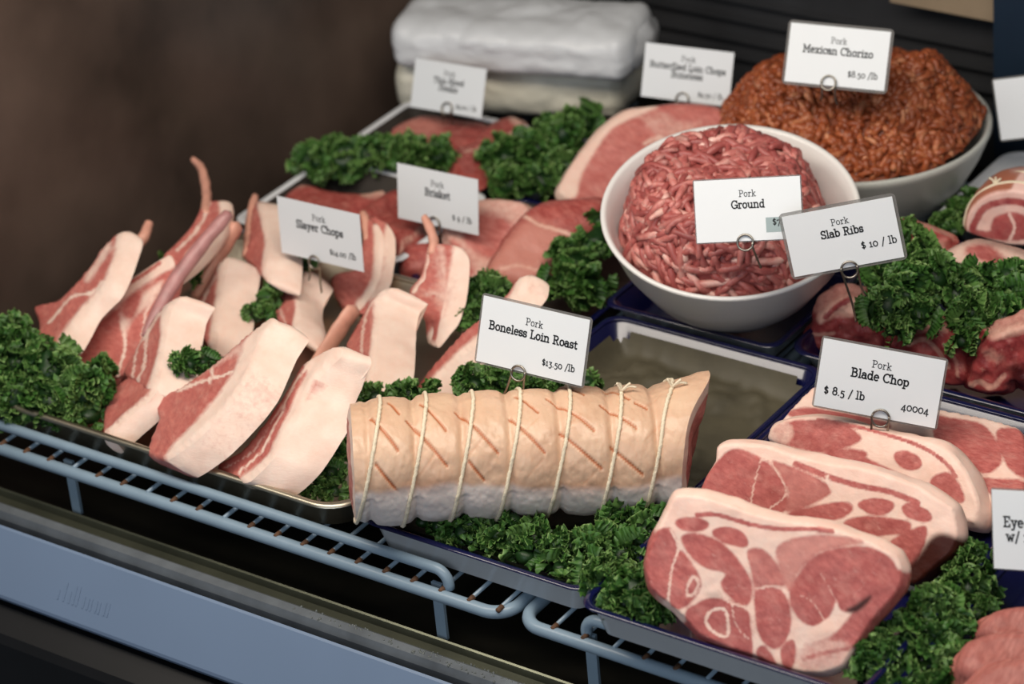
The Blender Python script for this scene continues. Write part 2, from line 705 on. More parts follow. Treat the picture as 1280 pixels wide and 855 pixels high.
for k in range(150):                      # water beads on the lip
    x = rng.uniform(0.02, 0.30)
    y = rng.uniform(-0.305, -0.296)
    r = rng.uniform(0.0004, 0.0011)
    ph = np.linspace(0, 2 * np.pi, 8, endpoint=False)
    Vd = [(x, y, -0.0493 + r * 0.5)] + [(x + r * 0.8 * c, y + r * 0.8 * s_, -0.0496 + r * 0.2) for c, s_ in zip(np.cos(ph), np.sin(ph))] + [(x + r * c, y + r * s_, -0.051) for c, s_ in zip(np.cos(ph), np.sin(ph))]
    Fd = [(0, 1 + i, 1 + (i + 1) % 8) for i in range(8)] + [(1 + i, 9 + i, 9 + (i + 1) % 8, 1 + (i + 1) % 8) for i in range(8)]
    mb.add(Vd, Fd)
b = mb.build('water_beads', plain('bead', srgb(96, 100, 98), 0.15), o)
b['kind'] = 'stuff'
o = extrude_profile('trim_3', [(-0.312, -0.10), (-0.3185, -0.052), (-0.3200, -0.0500), (-0.3220, -0.0508), (-0.3480, -0.0890), (-0.3485, -0.0915), (-0.3465, -0.095)], XL, XR, M['panel'], closed=True)
tag(o, 'long white bumper panel along the front of the case', 'panel', kind='structure')
mb = MB()
for k, (x, h) in enumerate([(-0.1710, .5), (-0.1655, 1), (-0.1605, .6), (-0.1565, 1), (-0.1530, 1), (-0.1470, .6), (-0.1430, .6), (-0.1400, .6), (-0.1352, .6), (-0.1322, .6), (-0.1272, .7), (-0.1240, .7)]):
    a = np.array([0, -0.3220, -0.0508])
    e = np.array([0, -0.0260, -0.0382])
    nrm = np.array([0, -0.0382, 0.0260]) / 0.0462
    p0, p1 = a + e * (0.76 - 0.30 * h), a + e * 0.76
    for (q0, q1) in ((p0, p1),):
        Vb = [q0 + (x, 0, 0) + nrm * 0.0001, q0 + (x + .0014, 0, 0) + nrm * 0.0001, q1 + (x + .0014, 0, 0) + nrm * 0.0001, q1 + (x, 0, 0) + nrm * 0.0001]
        Vb += [v + nrm * 0.00035 for v in Vb]
        mb.add(Vb, [(4, 7, 6, 5), (0, 4, 5, 1), (1, 5, 6, 2), (2, 6, 7, 3), (3, 7, 4, 0)])
mb.build('embossed_mark', M['panel'], o, smooth=False)
V, F = box_mesh((XL, -0.375, -0.19), (XR, -0.315, -0.1005))
o = extrude_profile('trim_4', [(-0.31, -0.19), (-0.31, -0.1015), (-0.345, -0.1015), (-0.3505, -0.105), (-0.362, -0.112), (-0.366, -0.118), (-0.366, -0.19)], XL, XR, M['black'], closed=True)
tag(o, 'black rubber bumper under the white front panel', 'bumper', kind='structure')
V, F = box_mesh((XL - 0.02, -0.31, -0.06), (XL, YB, 0.75))
o = mesh_obj('wall_left', V, F, M['dark_wall'], smooth=False)
tag(o, 'dark brown glossy end panel of the case', 'wall', kind='structure')
zb = [on_y(1150, q, YB)[2] for q in (118, 112, 96, 90, 70, 64, 46, 40)]
prof = [(YB + .03, -0.055), (YB, -0.055)]
for k_ in range(0, 8, 2):
    prof += [(YB, zb[k_]), (YB - .010, zb[k_] + .003), (YB - .010, zb[k_ + 1]), (YB, zb[k_ + 1] + .0012)]
prof += [(YB, 0.75), (YB + .03, 0.75)]
o = extrude_profile('wall_back', prof, XL, XR, M['dark_back'], closed=True)
tag(o, 'black back panel of the case with horizontal ledges', 'wall', kind='structure')

# ================================================================== wire racks
def rack(name, label, xa, xb, end_side, legs, cwx):
    """front rail + raised upper rail joined by cross wires; end_side +1: rounded end at xb, -1: rounded end at xa"""
    r = empty(name, ((xa + xb) / 2, -0.05, -0.055))
    tag(r, label, 'wire rack', 'coated wire racks')
    yF, zl, zu, yU = -0.283, -0.0125, 0.004, -0.2765
    s = end_side
    xe = xb if s > 0 else xa
    xo = xa if s > 0 else xb
    rad = 0.017
    arc = [(xe - s * rad + s * rad * math.sin(a), yF + rad - rad * math.cos(a), zl) for a in np.linspace(0, math.pi / 2, 9)]
    path = [(xo, yF, zl)] + [(xo + (xe - s * rad - xo) * k, yF, zl) for k in (.3, .6, .9)] + arc + [(xe, yF + rad + 0.68 * k, zl) for k in (.02, .1, .4, .97)]
    V, F = tube_mesh(path, 0.0046, 12)
    mesh_obj('front_rail', V, F, M['white_wire'], r)
    xq = xe - s * 0.050
    ra = 0.010
    bend = [(xq - s * ra + s * ra * math.sin(a), yU, zu - ra + ra * math.cos(a)) for a in np.linspace(0, math.pi / 2, 8)]
    path = [(xo, yU, zu)] + [(xo + (xq - s * ra - xo) * k, yU, zu) for k in (.3, .6, .9)] + bend + [(xq, yU, -0.0095)]
    V, F = tube_mesh(path, 0.0039, 12)
    mesh_obj('upper_rail', V, F, M['white_wire'], r)
    for x in cwx:
        V, F = tube_mesh([(x, yF + .001, zl + 0.0042), (x, -0.2, zl + 0.0042), (x, 0.1, zl + .0042), (x, 0.40, zl + 0.0042)], 0.0016, 6)
        w = mesh_obj('cross_wire', V, F, M['white_wire'], r)
        # little rust collar where the wire is welded to the rail
        if rng.random() < 0.75:
            V, F = tube_mesh([(x, yF - .0005, zl + 0.0038), (x + .0004, yF + 0.0045, zl + .0043)], [0.0019, 0.0021], 7)
            mesh_obj('rust_spot', V, F, M['rust'], w)
    for x in legs:
        V, F = box_mesh((x - 0.0042, -0.276, -0.055), (x + 0.0042, -0.2735, -0.0095))
        mesh_obj('leg', V, F, M['white_wire'], r, smooth=False)
    for k in (0.05, 0.25, 0.40):
        V, F = tube_mesh([(xa, k, zl - .005), (xb, k, zl - .005)], 0.0035, 8)
        mesh_obj('support_wire', V, F, M['white_wire'], r)
    return r


rack('wire_rack', 'long pale wire rack holding the steel pan and the roast tray', -0.318, 0.1895, +1, [-0.205, 0.128], np.arange(-0.3115, 0.19, 0.0236))
rack('wire_rack', 'pale wire rack holding the blade chop tray', 0.2005, 0.93, -1, [0.252, 0.55], np.arange(0.228, 0.92, 0.0236))


# ================================================================== trays
def rr_loop(x0, x1, y0, y1, r, n=8):
    pts = []
    for cx, cy, a0 in ((x1 - r, y1 - r, 0), (x0 + r, y1 - r, 90), (x0 + r, y0 + r, 180), (x1 - r, y0 + r, 270)):
        for k in range(n + 1):
            a = math.radians(a0 + 90 * k / n)
            pts.append((cx + r * math.cos(a), cy + r * math.sin(a)))
    return np.array(pts)


def lofted(loops, cap_first=True, cap_last=True):
    n = len(loops[0])
    V = np.vstack(loops)
    F = []
    for k in range(len(loops) - 1):
        for i in range(n):
            j = (i + 1) % n
            F.append((k * n + i, k * n + j, (k + 1) * n + j, (k + 1) * n + i))
    if cap_first:
        F.append(tuple(range(n))[::-1])
    if cap_last:
        F.append(tuple(range((len(loops) - 1) * n, len(loops) * n)))
    return V, F


def tray(name, label, x0, x1, y0, y1, h, rimw, outer, inner, rim, z=-0.006, r=0.015, slope=0.008, group='enamel trays', rim_t=0.0012, floor_in=None):
    t = empty(name, ((x0 + x1) / 2, (y0 + y1) / 2, z))
    tag(t, label, 'tray', group)
    L = lambda ins, zz: np.column_stack([rr_loop(x0 + ins, x1 - ins, y0 + ins, y1 - ins, max(0.003, r - ins * 0.35)), np.full(36, zz)])
    w = rimw
    V, F = lofted([L(w + slope + .004, z), L(w + slope, z + .003), L(w, z + h - .002), L(w * .5, z + h - .0006)], True, False)
    mesh_obj('tray_wall', V, F, outer, t)
    V, F = lofted([L(w * .5 + .0002, z + h - .0005), L(w + .0008, z + h - .0015), L(w + slope + .001, z + .004), L(w + slope + .006, z + .0015)], False, True)
    mesh_obj('tray_liner', V, F, inner, t)
    a = np.linspace(0, 2 * np.pi, 10, endpoint=False)
    V, F = lofted([L(w * .5 - w * .5 * math.cos(q), z + h + rim_t * math.sin(q)) for q in list(a) + [0.0]], False, False)
    mesh_obj('rim', V, F, rim, t)
    return t


tray('sheet_pan', 'shiny steel sheet pan holding the thick fat-capped rib chops', -0.295, 0.050, -0.272, 0.020, 0.024, 0.006, M['steel'], M['steel'], M['steel'], r=0.028, rim_t=0.0022, slope=0.004, group='meat trays')
ta = tray('enamel_tray', 'navy rimmed enamel tray lined with brown paper under the tied roast', 0.064, 0.250, -0.274, 0.042, 0.026, 0.005, M['enamel'], M['navy'], M['navy'], r=0.014, slope=0.005)
tray('enamel_tray', 'navy rimmed enamel tray holding the blade chops at the front right', 0.263, 0.470, -0.304, 0.027, 0.026, 0.005, M['enamel'], M['navy'], M['navy'], r=0.014, z=0.0085, slope=0.005)
tray('enamel_tray', 'navy rimmed enamel tray with the white bowl of ground pork standing in it', 0.052, 0.203, 0.046, 0.21, 0.022, 0.005, M['enamel'], M['navy'], M['navy'], r=0.012, z=0.0)
tray('enamel_tray', 'navy rimmed enamel tray holding the slab ribs', 0.208, 0.43, 0.052, 0.255, 0.026, 0.005, M['enamel'], M['navy'], M['navy'], r=0.018)
tray('enamel_tray', 'white edged tray holding the brisket strips beside the dark end panel', -0.296, -0.128, 0.030, 0.158, 0.026, 0.007, M['enamel'], M['shaded_liner'], M['enamel'], r=0.012)
tray('enamel_tray', 'navy rimmed tray under the raw shoulder cuts behind the chops', -0.122, 0.046, 0.030, 0.185, 0.014, 0.005, M['enamel'], M['shaded_liner'], M['navy'], r=0.012)
tray('enamel_tray', 'white edged rear tray holding sliced steaks below the paper parcels', -0.296, -0.10, 0.19, 0.275, 0.026, 0.007, M['enamel'], M['shaded_liner'], M['enamel'], r=0.012)
tray('enamel_tray', 'rear tray holding the large fat-rimmed loin chop', -0.092, 0.046, 0.20, 0.42, 0.012, 0.005, M['enamel'], M['shaded_liner'], M['navy'], r=0.012)

# brown paper liner in the roast tray
def paper_liner():
    x0, x1, y0, y1 = 0.0765, 0.2415, -0.2600, 0.0315
    nx, ny = 60, 100
    X, Y = np.meshgrid(np.linspace(x0, x1, nx), np.linspace(y0, y1, ny))
    P = np.column_stack([X.ravel(), Y.ravel(), np.zeros(nx * ny)])
    e = np.minimum.reduce([P[:, 0] - x0, x1 - P[:, 0], P[:, 1] - y0, y1 - P[:, 1]])
    zz = -0.0020 + 0.0175 * np.clip(1 - e / 0.014, 0, 1) ** 1.6
    cr = (0.35 - np.abs(fbm(P, 26, 4, 4))).clip(0) * 0.010 + np.maximum(0, fbm(P, 12, 9, 2)) * 0.006
    P[:, 2] = zz + cr * np.clip(e / 0.02, 0, 1)
    def corner(a, b):
        dx, dy = min(a, 1 - a) * (x1 - x0), min(b, 1 - b) * (y1 - y0)
        return dx < 0.016 and dy < 0.016 and math.hypot(0.016 - dx, 0.016 - dy) > 0.0155
    F = [(j * nx + i, j * nx + i + 1, (j + 1) * nx + i + 1, (j + 1) * nx + i) for j in range(ny - 1) for i in range(nx - 1) if not corner((i + .5) / (nx - 1), (j + .5) / (ny - 1))]
    o = mesh_obj('butcher_paper', P, F, M['butcher_paper'])
    tag(o, 'crinkled brown butcher paper lining the tray behind the tied roast', 'paper')
    return o


paper_liner()

# ================================================================== lights and look
def area(name, loc, target, size, sy, energy, col):
    l = bpy.data.lights.new(name, 'AREA')
    l.shape = 'RECTANGLE'
    l.size, l.size_y = size, sy
    l.energy = energy
    l.color = col
    o = bpy.data.objects.new(name, l)
    COL.objects.link(o)
    o.location = loc
    o.rotation_euler = (Vector(target) - Vector(loc)).to_track_quat('-Z', 'Y').to_euler()
    return o


area('case_lamp', (0.16, -0.42, 0.86), (0.05, 0.05, 0.0), 1.4, 0.26, 15.0, (1.0, 0.91, 0.79))
area('shop_window', (0.95, -2.9, 1.25), (0.05, -0.1, 0.0), 2.6, 1.5, 35.0, (0.80, 0.89, 1.0))
w = bpy.data.worlds.new('world')
w.use_nodes = True
w.node_tree.nodes['Background'].inputs[0].default_value = (0.55, 0.62, 0.72, 1)
w.node_tree.nodes['Background'].inputs[1].default_value = 0.12
sc = bpy.context.scene
sc.world = w
sc.view_settings.view_transform = 'Standard'
sc.view_settings.look = 'None'
sc.view_settings.gamma = 1
sc.view_settings.use_curve_mapping = False
sc.view_settings.exposure = -0.34
# ================================================================== thick pork rib chops in the steel pan
CH = 'fat-capped pork rib chops in the steel pan'
FL = -0.003


def zz(pts, x0, y0, s):
    return [(x0 + x / s, y0 + y / s) for x, y in pts]


def chop(label, outline, d, pats, at=None, lift=0.0, seed=0, **kw):
    a = dict(base=0.0, step=3.2, edge=4, puff=0.0022, bulge=0.0016, rough=0.0011, nscale=55, cap='fat_cap', floor=FL)
    a.update(kw)
    # the lean face looks up and left; the fat cap turns toward the front of the case
    kx = d @ FW
    kf = a.pop('kf', 1.45)
    ku = a.pop('ku', 0.3)
    if 'n' not in a:
        a['n'] = -d / np.linalg.norm(d) + ku * ZV
        d = d - FW * kx * kf
    o = slab('pork_chop', outline, d, M['chop'], pats=pats, at=at, lift=lift, seed=seed, **a)
    tag(o, label, 'chop', CH)
    return o


# big chop at the front, middle of the pan
chop('big pork chop at the pan front with a wide lean eye beside the corner chop',
     [(182, 566), (190, 540), (197, 520), (189, 500), (228, 481), (266, 453), (297, 427), (312, 414), (336, 395), (346, 402), (330, 427), (307, 477), (283, 508), (247, 546), (206, 574)],
     scr(40, 22, 22),
     [('F', 1, [(340, 388), (352, 402), (334, 430), (308, 478), (284, 510), (248, 548), (206, 580), (212, 562), (240, 532), (272, 494), (292, 464), (302, 436), (318, 412)], 4),
      ('F', .55, [(228, 482), (262, 455), (297, 430), (305, 440), (285, 450), (258, 466)], 5),
      ('L', .8, [(222, 490), (250, 478), (276, 470), (290, 464)], 3), ('L', .7, [(262, 455), (266, 470), (262, 480)], 3)], seed=1, lift=.010, ku=.4)
# front corner chop
c7 = chop('pork chop at the front right pan corner, broad pale fat cap next to the roast',
     [(270, 588), (274, 577), (301, 561), (324, 534), (348, 499), (374, 456), (388, 446), (404, 437), (418, 432), (428, 434), (424, 444), (410, 457), (396, 473), (384, 491), (371, 518), (340, 570), (308, 601), (286, 598)],
     scr(58, 18, 22),
     [('F', 1, [(374, 440), (402, 424), (430, 420), (442, 440), (414, 460), (400, 474), (388, 468)], 3), ('F', 1, [(398, 446), (425, 430), (434, 436), (405, 456), (386, 488), (374, 518), (342, 573), (308, 608), (300, 598), (332, 568), (362, 512), (376, 480), (392, 454)], 3),
      ('L', .9, [(298, 592), (330, 556), (352, 515), (368, 480), (384, 456)], 2.5), ('L', .6, [(282, 585), (312, 566), (340, 525), (360, 490)], 2)],
     seed=2, side=1, kf=1.15, ku=.6, bulge=0.0012, rough=0.0014, nscale=48, taper=[(430, .55), (470, .88), (520, 1.05), (600, 1)])
# small chop low at the front left
chop('small pork chop low at the pan front beside the large left kale bunch',
     [(127, 545), (129, 506), (141, 484), (170, 461), (192, 459), (198, 470), (196, 484), (184, 499), (158, 521), (131, 545)],
     scr(22, 20, 10),
     [('F', 1, [(125, 552), (158, 526), (188, 502), (204, 480), (198, 474), (183, 494), (156, 517), (130, 540)], 3)], seed=3, kf=.5)
# block of fat left of centre
chop('pork chop with an upright square fat block, behind the small kale sprig in the pan',
     [(222, 369), (207, 377), (190, 395), (170, 430), (152, 466), (168, 478), (190, 492), (199, 462), (204, 425), (212, 386)],
     scr(48, 16, 20),
     [('F', 1, [(226, 364), (204, 376), (200, 420), (192, 460), (184, 492), (192, 500), (203, 462), (208, 425), (216, 386)], 3),
      ('L', .8, [(200, 388), (184, 420), (180, 455), (172, 476)], 3), ('L', .8, [(192, 395), (172, 436), (166, 470)], 2.5)], seed=4, lift=.012)
# behind it
c8 = chop('pork chop with a smooth fat cap and pink rib slab, behind the square fat block',
     [(284, 320), (274, 326), (262, 345), (246, 372), (238, 395), (250, 420), (266, 441), (273, 390), (278, 352)],
     scr(46, 18, 20),
     [('F', 1, [(290, 314), (274, 324), (271, 352), (266, 392), (258, 440), (268, 446), (277, 392), (282, 352)], 3),
      ('L', .7, [(268, 345), (252, 380), (248, 405)], 3)], seed=5)
bone(c8, [(246, 372), (262, 345), (278, 312), (297, 282)], [11, 12, 12, 10], off=0.004, flat=0.6, mat='bone')
# behind the Slayer sign, left
c9 = chop('pale pork chop tucked behind the left edge of the chop price card',
     [(330, 254), (318, 250), (312, 265), (308, 300), (304, 322), (322, 340), (335, 352), (339, 305), (333, 276)],
     scr(42, 18, 18),
     [('F', 1, [(336, 250), (322, 252), (326, 278), (331, 306), (328, 352), (338, 356), (343, 305), (337, 276)], 3)], seed=6, lift=.02)
bone(c9, [(309, 320), (312, 290), (316, 262), (319, 245)], [6, 7, 7, 4], off=0.003)
# centre
chop('pork chop in the pan middle, leaning fat cap under the chop card clip',
     [(384, 334), (368, 342), (356, 350), (345, 366), (336, 388), (346, 401), (360, 408), (372, 416), (374, 392), (370, 368), (373, 350)],
     scr(35, 30, 18),
     [('F', 1, [(392, 330), (366, 340), (363, 362), (369, 382), (364, 418), (374, 422), (380, 380), (372, 362), (377, 348)], 2.5),
      ('L', .55, [(352, 366), (350, 384), (356, 402)], 3)], seed=7)
# right of centre
c12 = chop('pork chop with a tall smooth fat cap just left of the roast price card',
     [(486, 358), (474, 362), (461, 376), (446, 400), (430, 430), (438, 446), (456, 500), (464, 470), (469, 430), (471, 390), (475, 370)],
     scr(50, 22, 20),
     [('F', 1, [(494, 354), (474, 360), (466, 392), (463, 430), (458, 468), (450, 500), (458, 506), (470, 470), (474, 430), (476, 392), (480, 370)], 3),
      ('L', .7, [(470, 372), (455, 402), (452, 440)], 3)], seed=8, lift=.014)
bone(c12, [(442, 386), (424, 412), (402, 446), (392, 462)], [12, 13, 12, 10], off=-0.004, flat=0.55)
# frenched one
c13 = chop('pork chop standing upright with a bare rib bone pointing up under the brisket card',
     [(534, 306), (548, 304), (563, 308), (574, 318), (575, 345), (571, 375), (560, 402), (537, 430), (532, 420), (530, 400), (519, 383), (512, 362), (525, 344), (530, 325)],
     scr(12, 6, 24),
     [('F', 1, [(556, 300), (580, 312), (582, 350), (576, 385), (562, 410), (535, 436), (530, 425), (548, 402), (558, 375), (560, 345), (557, 318)], 4),
      ('F', .75, [(534, 308), (546, 306), (548, 330), (536, 350), (518, 366), (514, 360), (528, 345)], 4),
      ('L', .9, [(516, 366), (535, 354), (556, 352)], 3)], seed=9, at=(545, 420, 0.012))
bone(c13, [(541, 318), (542, 300), (537, 284), (530, 271)], [7, 6.5, 6.5, 4.5], off=0.002)
# leaning one behind the roast card
chop('long pork chop lying behind the roast price card, lean side up',
     [(516, 486), (545, 449), (580, 412), (612, 386), (634, 363), (647, 347), (660, 342), (658, 358), (648, 372), (620, 407), (590, 434), (560, 459), (534, 484)],
     scr(26, 14, 16),
     [('F', 1, [(664, 340), (648, 346), (640, 366), (612, 402), (584, 430), (555, 456), (528, 484), (536, 490), (562, 464), (594, 438), (624, 410), (652, 376)], 4)], seed=10)
# behind the Slayer card, right
c15 = chop('pork chop behind the right edge of the chop price card with a thin fat rim',
     [(472, 281), (456, 270), (452, 300), (446, 334), (420, 342), (411, 350), (418, 372), (428, 385), (449, 387), (463, 368), (474, 346), (478, 318), (478, 294)],
     scr(17, 5, 22),
     [('F', 1, [(468, 274), (484, 284), (484, 320), (478, 350), (464, 374), (450, 394), (444, 384), (458, 362), (466, 340), (468, 310)], 4)], seed=11)
bone(c15, [(459, 300), (458, 280), (454, 266)], [5, 6, 4], off=0.002)
# rear left pair
c1 = chop('rearmost left pork chop with a white fat corner against the dark end panel',
     [(41, 382), (70, 374), (95, 350), (115, 325), (125, 310), (145, 290), (158, 288), (153, 310), (144, 335), (131, 360), (106, 386), (82, 427), (60, 432), (44, 423), (47, 403)],
     scr(22, 14, 16),
     [('F', 1, [(148, 284), (166, 286), (158, 310), (148, 338), (135, 364), (108, 392), (84, 434), (70, 432), (98, 388), (124, 358), (138, 332), (144, 308)], 4),
      ('F', .7, [(118, 326), (136, 300), (140, 310), (128, 330), (112, 352), (104, 350)], 4), ('L', .8, [(60, 404), (90, 372), (112, 366), (128, 352)], 3)],
     seed=12, lift=.022)
bone(c1, [(166, 310), (180, 296), (186, 279)], [8, 7.5, 6], off=0.03)
c2 = chop('large pork chop with a long grey-purple rib bone, second from the left in the pan',
     [(210, 317), (170, 341), (130, 374), (100, 404), (75, 448), (95, 461), (130, 471), (149, 472), (166, 456), (186, 436), (201, 410), (208, 385), (217, 350), (219, 333)],
     scr(12, 10, 20),
     [('F', 1, [(214, 312), (170, 336), (126, 370), (94, 402), (68, 452), (92, 464), (108, 420), (132, 396), (168, 364), (202, 342), (220, 330)], 4),
      ('L', 0, [(134, 376), (162, 354), (200, 328)], 3.5),
      ('F', .75, [(152, 384), (176, 366), (204, 350), (192, 376), (166, 402), (156, 420), (150, 400)], 5),
      ('F', 0, [(154, 384), (172, 368), (176, 374), (166, 396), (156, 396)], 4),
      ('L', .8, [(152, 404), (156, 432), (146, 470)], 3), ('L', .7, [(200, 356), (182, 396), (176, 436)], 2.5), ('L', .6, [(208, 360), (194, 402), (188, 430)], 2)],
     seed=13, side=0.2, lift=.008)
bone(c2, [(180, 420), (196, 392), (216, 356), (248, 312), (272, 283), (286, 267)], [4, 9, 10, 9.5, 9, 7], 'bone_purple', off=0.0005)
c3 = chop('rear pork chop with a thin curved bare rib bone at the pan back',
     [(255, 251), (241, 278), (223, 298), (206, 315), (215, 323), (235, 319), (256, 302), (280, 276), (291, 258), (288, 250), (270, 248)],
     scr(-4, 38, 26),
     [('F', 1, [(274, 246), (296, 250), (294, 262), (280, 282), (262, 304), (240, 324), (232, 318), (254, 294), (274, 270)], 4),
      ('L', .7, [(262, 254), (250, 282), (222, 312)], 3.5), ('F', .3, [(240, 282), (226, 300), (214, 314), (208, 312), (224, 294)], 3)], seed=14, side=0.85, lift=0.045)
bone(c3, [(257, 270), (258, 246), (256, 225), (250, 208), (242, 199)], [7, 6.5, 6, 5.5, 4], off=0.003)
c16 = chop('small lean end of a chop wedged behind the cap left of the roast card',
     [(492, 352), (500, 348), (508, 354), (512, 366), (506, 374), (496, 368)], scr(8, 12, 12), [('F', .6, [(492, 350), (502, 346), (508, 356), (498, 362)], 4)], seed=15, step=2.5)

# ================================================================== blade chops
UPD = lambda h: np.array([0, 0, -h])
BC = 'blade chops leaning in the front right tray'


def blade(label, outline, d, pats, **kw):
    a = dict(base=1.0, step=2.9, edge=5, puff=0.003, bulge=0.003, rough=0.0009, nscale=60, cap='fat_rim', floor=0.0125, side=None, grow=1.0, soft=1.25)
    a.update(kw)
    o = slab('blade_chop', outline, d, M['blade'], pats=pats, **a)
    tag(o, label, 'chop', BC)
    return o


Z5 = lambda pts: zz(pts, 780, 580, 2.56)
Z4 = lambda pts: zz(pts, 780, 400, 2.56)
b4 = blade('rearmost blade chop in the front right tray, partly hidden behind its price card',
      Z4([(505, 320), (560, 250), (615, 205), (700, 215), (850, 245), (1000, 278), (1100, 296), (1262, 338), (1292, 410), (1286, 560), (1256, 630), (1180, 590), (1100, 520), (1000, 450), (800, 380), (620, 340)]),
      UPD(.018),
      [('F', .05, Z4([(995, 310), (1060, 316), (1150, 338), (1195, 400), (1205, 460), (1150, 490), (1070, 440), (1000, 390)]), 3),
       ('F', .05, Z4([(1195, 352), (1290, 362), (1310, 500), (1250, 490), (1215, 440)]), 3),
       ('F', .05, Z4([(1080, 470), (1150, 505), (1280, 520), (1300, 600), (1260, 620), (1180, 560)]), 3),
       ('F', .05, Z4([(530, 292), (590, 280), (690, 296), (840, 330), (820, 345), (620, 312), (540, 308)]), 3)], seed=21, side=1, n=(0.0, -0.16, 0.98), at=(1180, 520, .052))
b3 = blade('third blade chop back in its tray, standing at its price card wire clip',
      Z4([(455, 380), (470, 335), (530, 312), (620, 303), (700, 316), (780, 340), (860, 362), (950, 378), (1010, 396), (1050, 425), (1092, 480), (1128, 560), (1135, 610), (1120, 650), (1080, 640), (1000, 610), (800, 510), (600, 445), (500, 405)]),
      scr(24, 10, 34),
      [('F', .05, Z4([(490, 345), (560, 322), (680, 328), (740, 358), (752, 388), (640, 422), (540, 405), (500, 395)]), 3),
       ('F', .6, Z4([(470, 345), (520, 325), (545, 360), (520, 400), (480, 390)]), 4),
       ('F', .0, Z4([(866, 432), (900, 420), (942, 440), (950, 468), (915, 480), (882, 464)]), 2.5),
       ('F', .05, Z4([(990, 505), (1040, 490), (1078, 538), (1084, 580), (1040, 578), (985, 535)]), 3),
       ('F', .05, Z4([(700, 425), (780, 446), (880, 492), (985, 535), (960, 555), (840, 505), (720, 450)]), 3),
       ('F', .15, Z4([(640, 425), (720, 412), (780, 428), (740, 450), (680, 446)]), 3),
       ('L', .15, Z4([(620, 318), (740, 340), (860, 372), (960, 410), (1030, 458), (1062, 500)]), 4)], seed=22, side=1)
b2 = blade('second blade chop from the front with a dark bone end at its right tip',
      Z4([(294, 410), (315, 395), (345, 391), (400, 392), (470, 402), (560, 432), (650, 452), (750, 467), (850, 492), (950, 532), (1012, 572), (1052, 602), (1066, 650), (1072, 690), (1052, 745), (1000, 790), (930, 845), (890, 835), (700, 770), (500, 705), (300, 645), (236, 562), (240, 545), (260, 498), (290, 452)]),
      scr(14, 3, 34),
      [('F', .05, Z4([(236, 552), (258, 500), (296, 455), (345, 415), (400, 424), (460, 460), (510, 512), (520, 560), (508, 612), (400, 640), (290, 610)]), 3),
       ('P', .25, Z4([(475, 452), (560, 480), (640, 520), (662, 550), (600, 590), (520, 612), (528, 550), (505, 498)]), 4),
       ('F', .12, Z4([(475, 452), (560, 480), (640, 520), (662, 550), (600, 590), (520, 612), (528, 550), (505, 498)]), 3),
       ('F', .05, Z4([(520, 628), (600, 600), (700, 583), (732, 600), (700, 632), (620, 650), (560, 690)]), 3),
       ('F', .0, Z4([(750, 590), (790, 572), (850, 580), (862, 600), (830, 622), (780, 615)]), 2.5),
       ('F', .05, Z4([(890, 600), (920, 588), (970, 610), (985, 635), (960, 645), (910, 630)]), 2.5),
       ('F', .05, Z4([(705, 650), (760, 630), (850, 635), (915, 650), (900, 680), (820, 690), (800, 715), (740, 690)]), 3),
       ('F', .05, Z4([(880, 692), (960, 660), (966, 700), (940, 760), (905, 800), (800, 760), (840, 720)]), 3),
       ('L', .15, Z4([(550, 460), (650, 500), (750, 530), (850, 550), (940, 585)]), 6), ('L', .8, Z4([(650, 500), (662, 540)]), 3),
       ('O', .6, Z4([(400, 640), (470, 600), (515, 560), (500, 500), (440, 450)]), 2),
       ('D', 1.0, Z4([(870, 900), (896, 806), (940, 752), (992, 690), (1050, 690), (1120, 740), (1080, 830), (980, 900)]), 4)], seed=23)
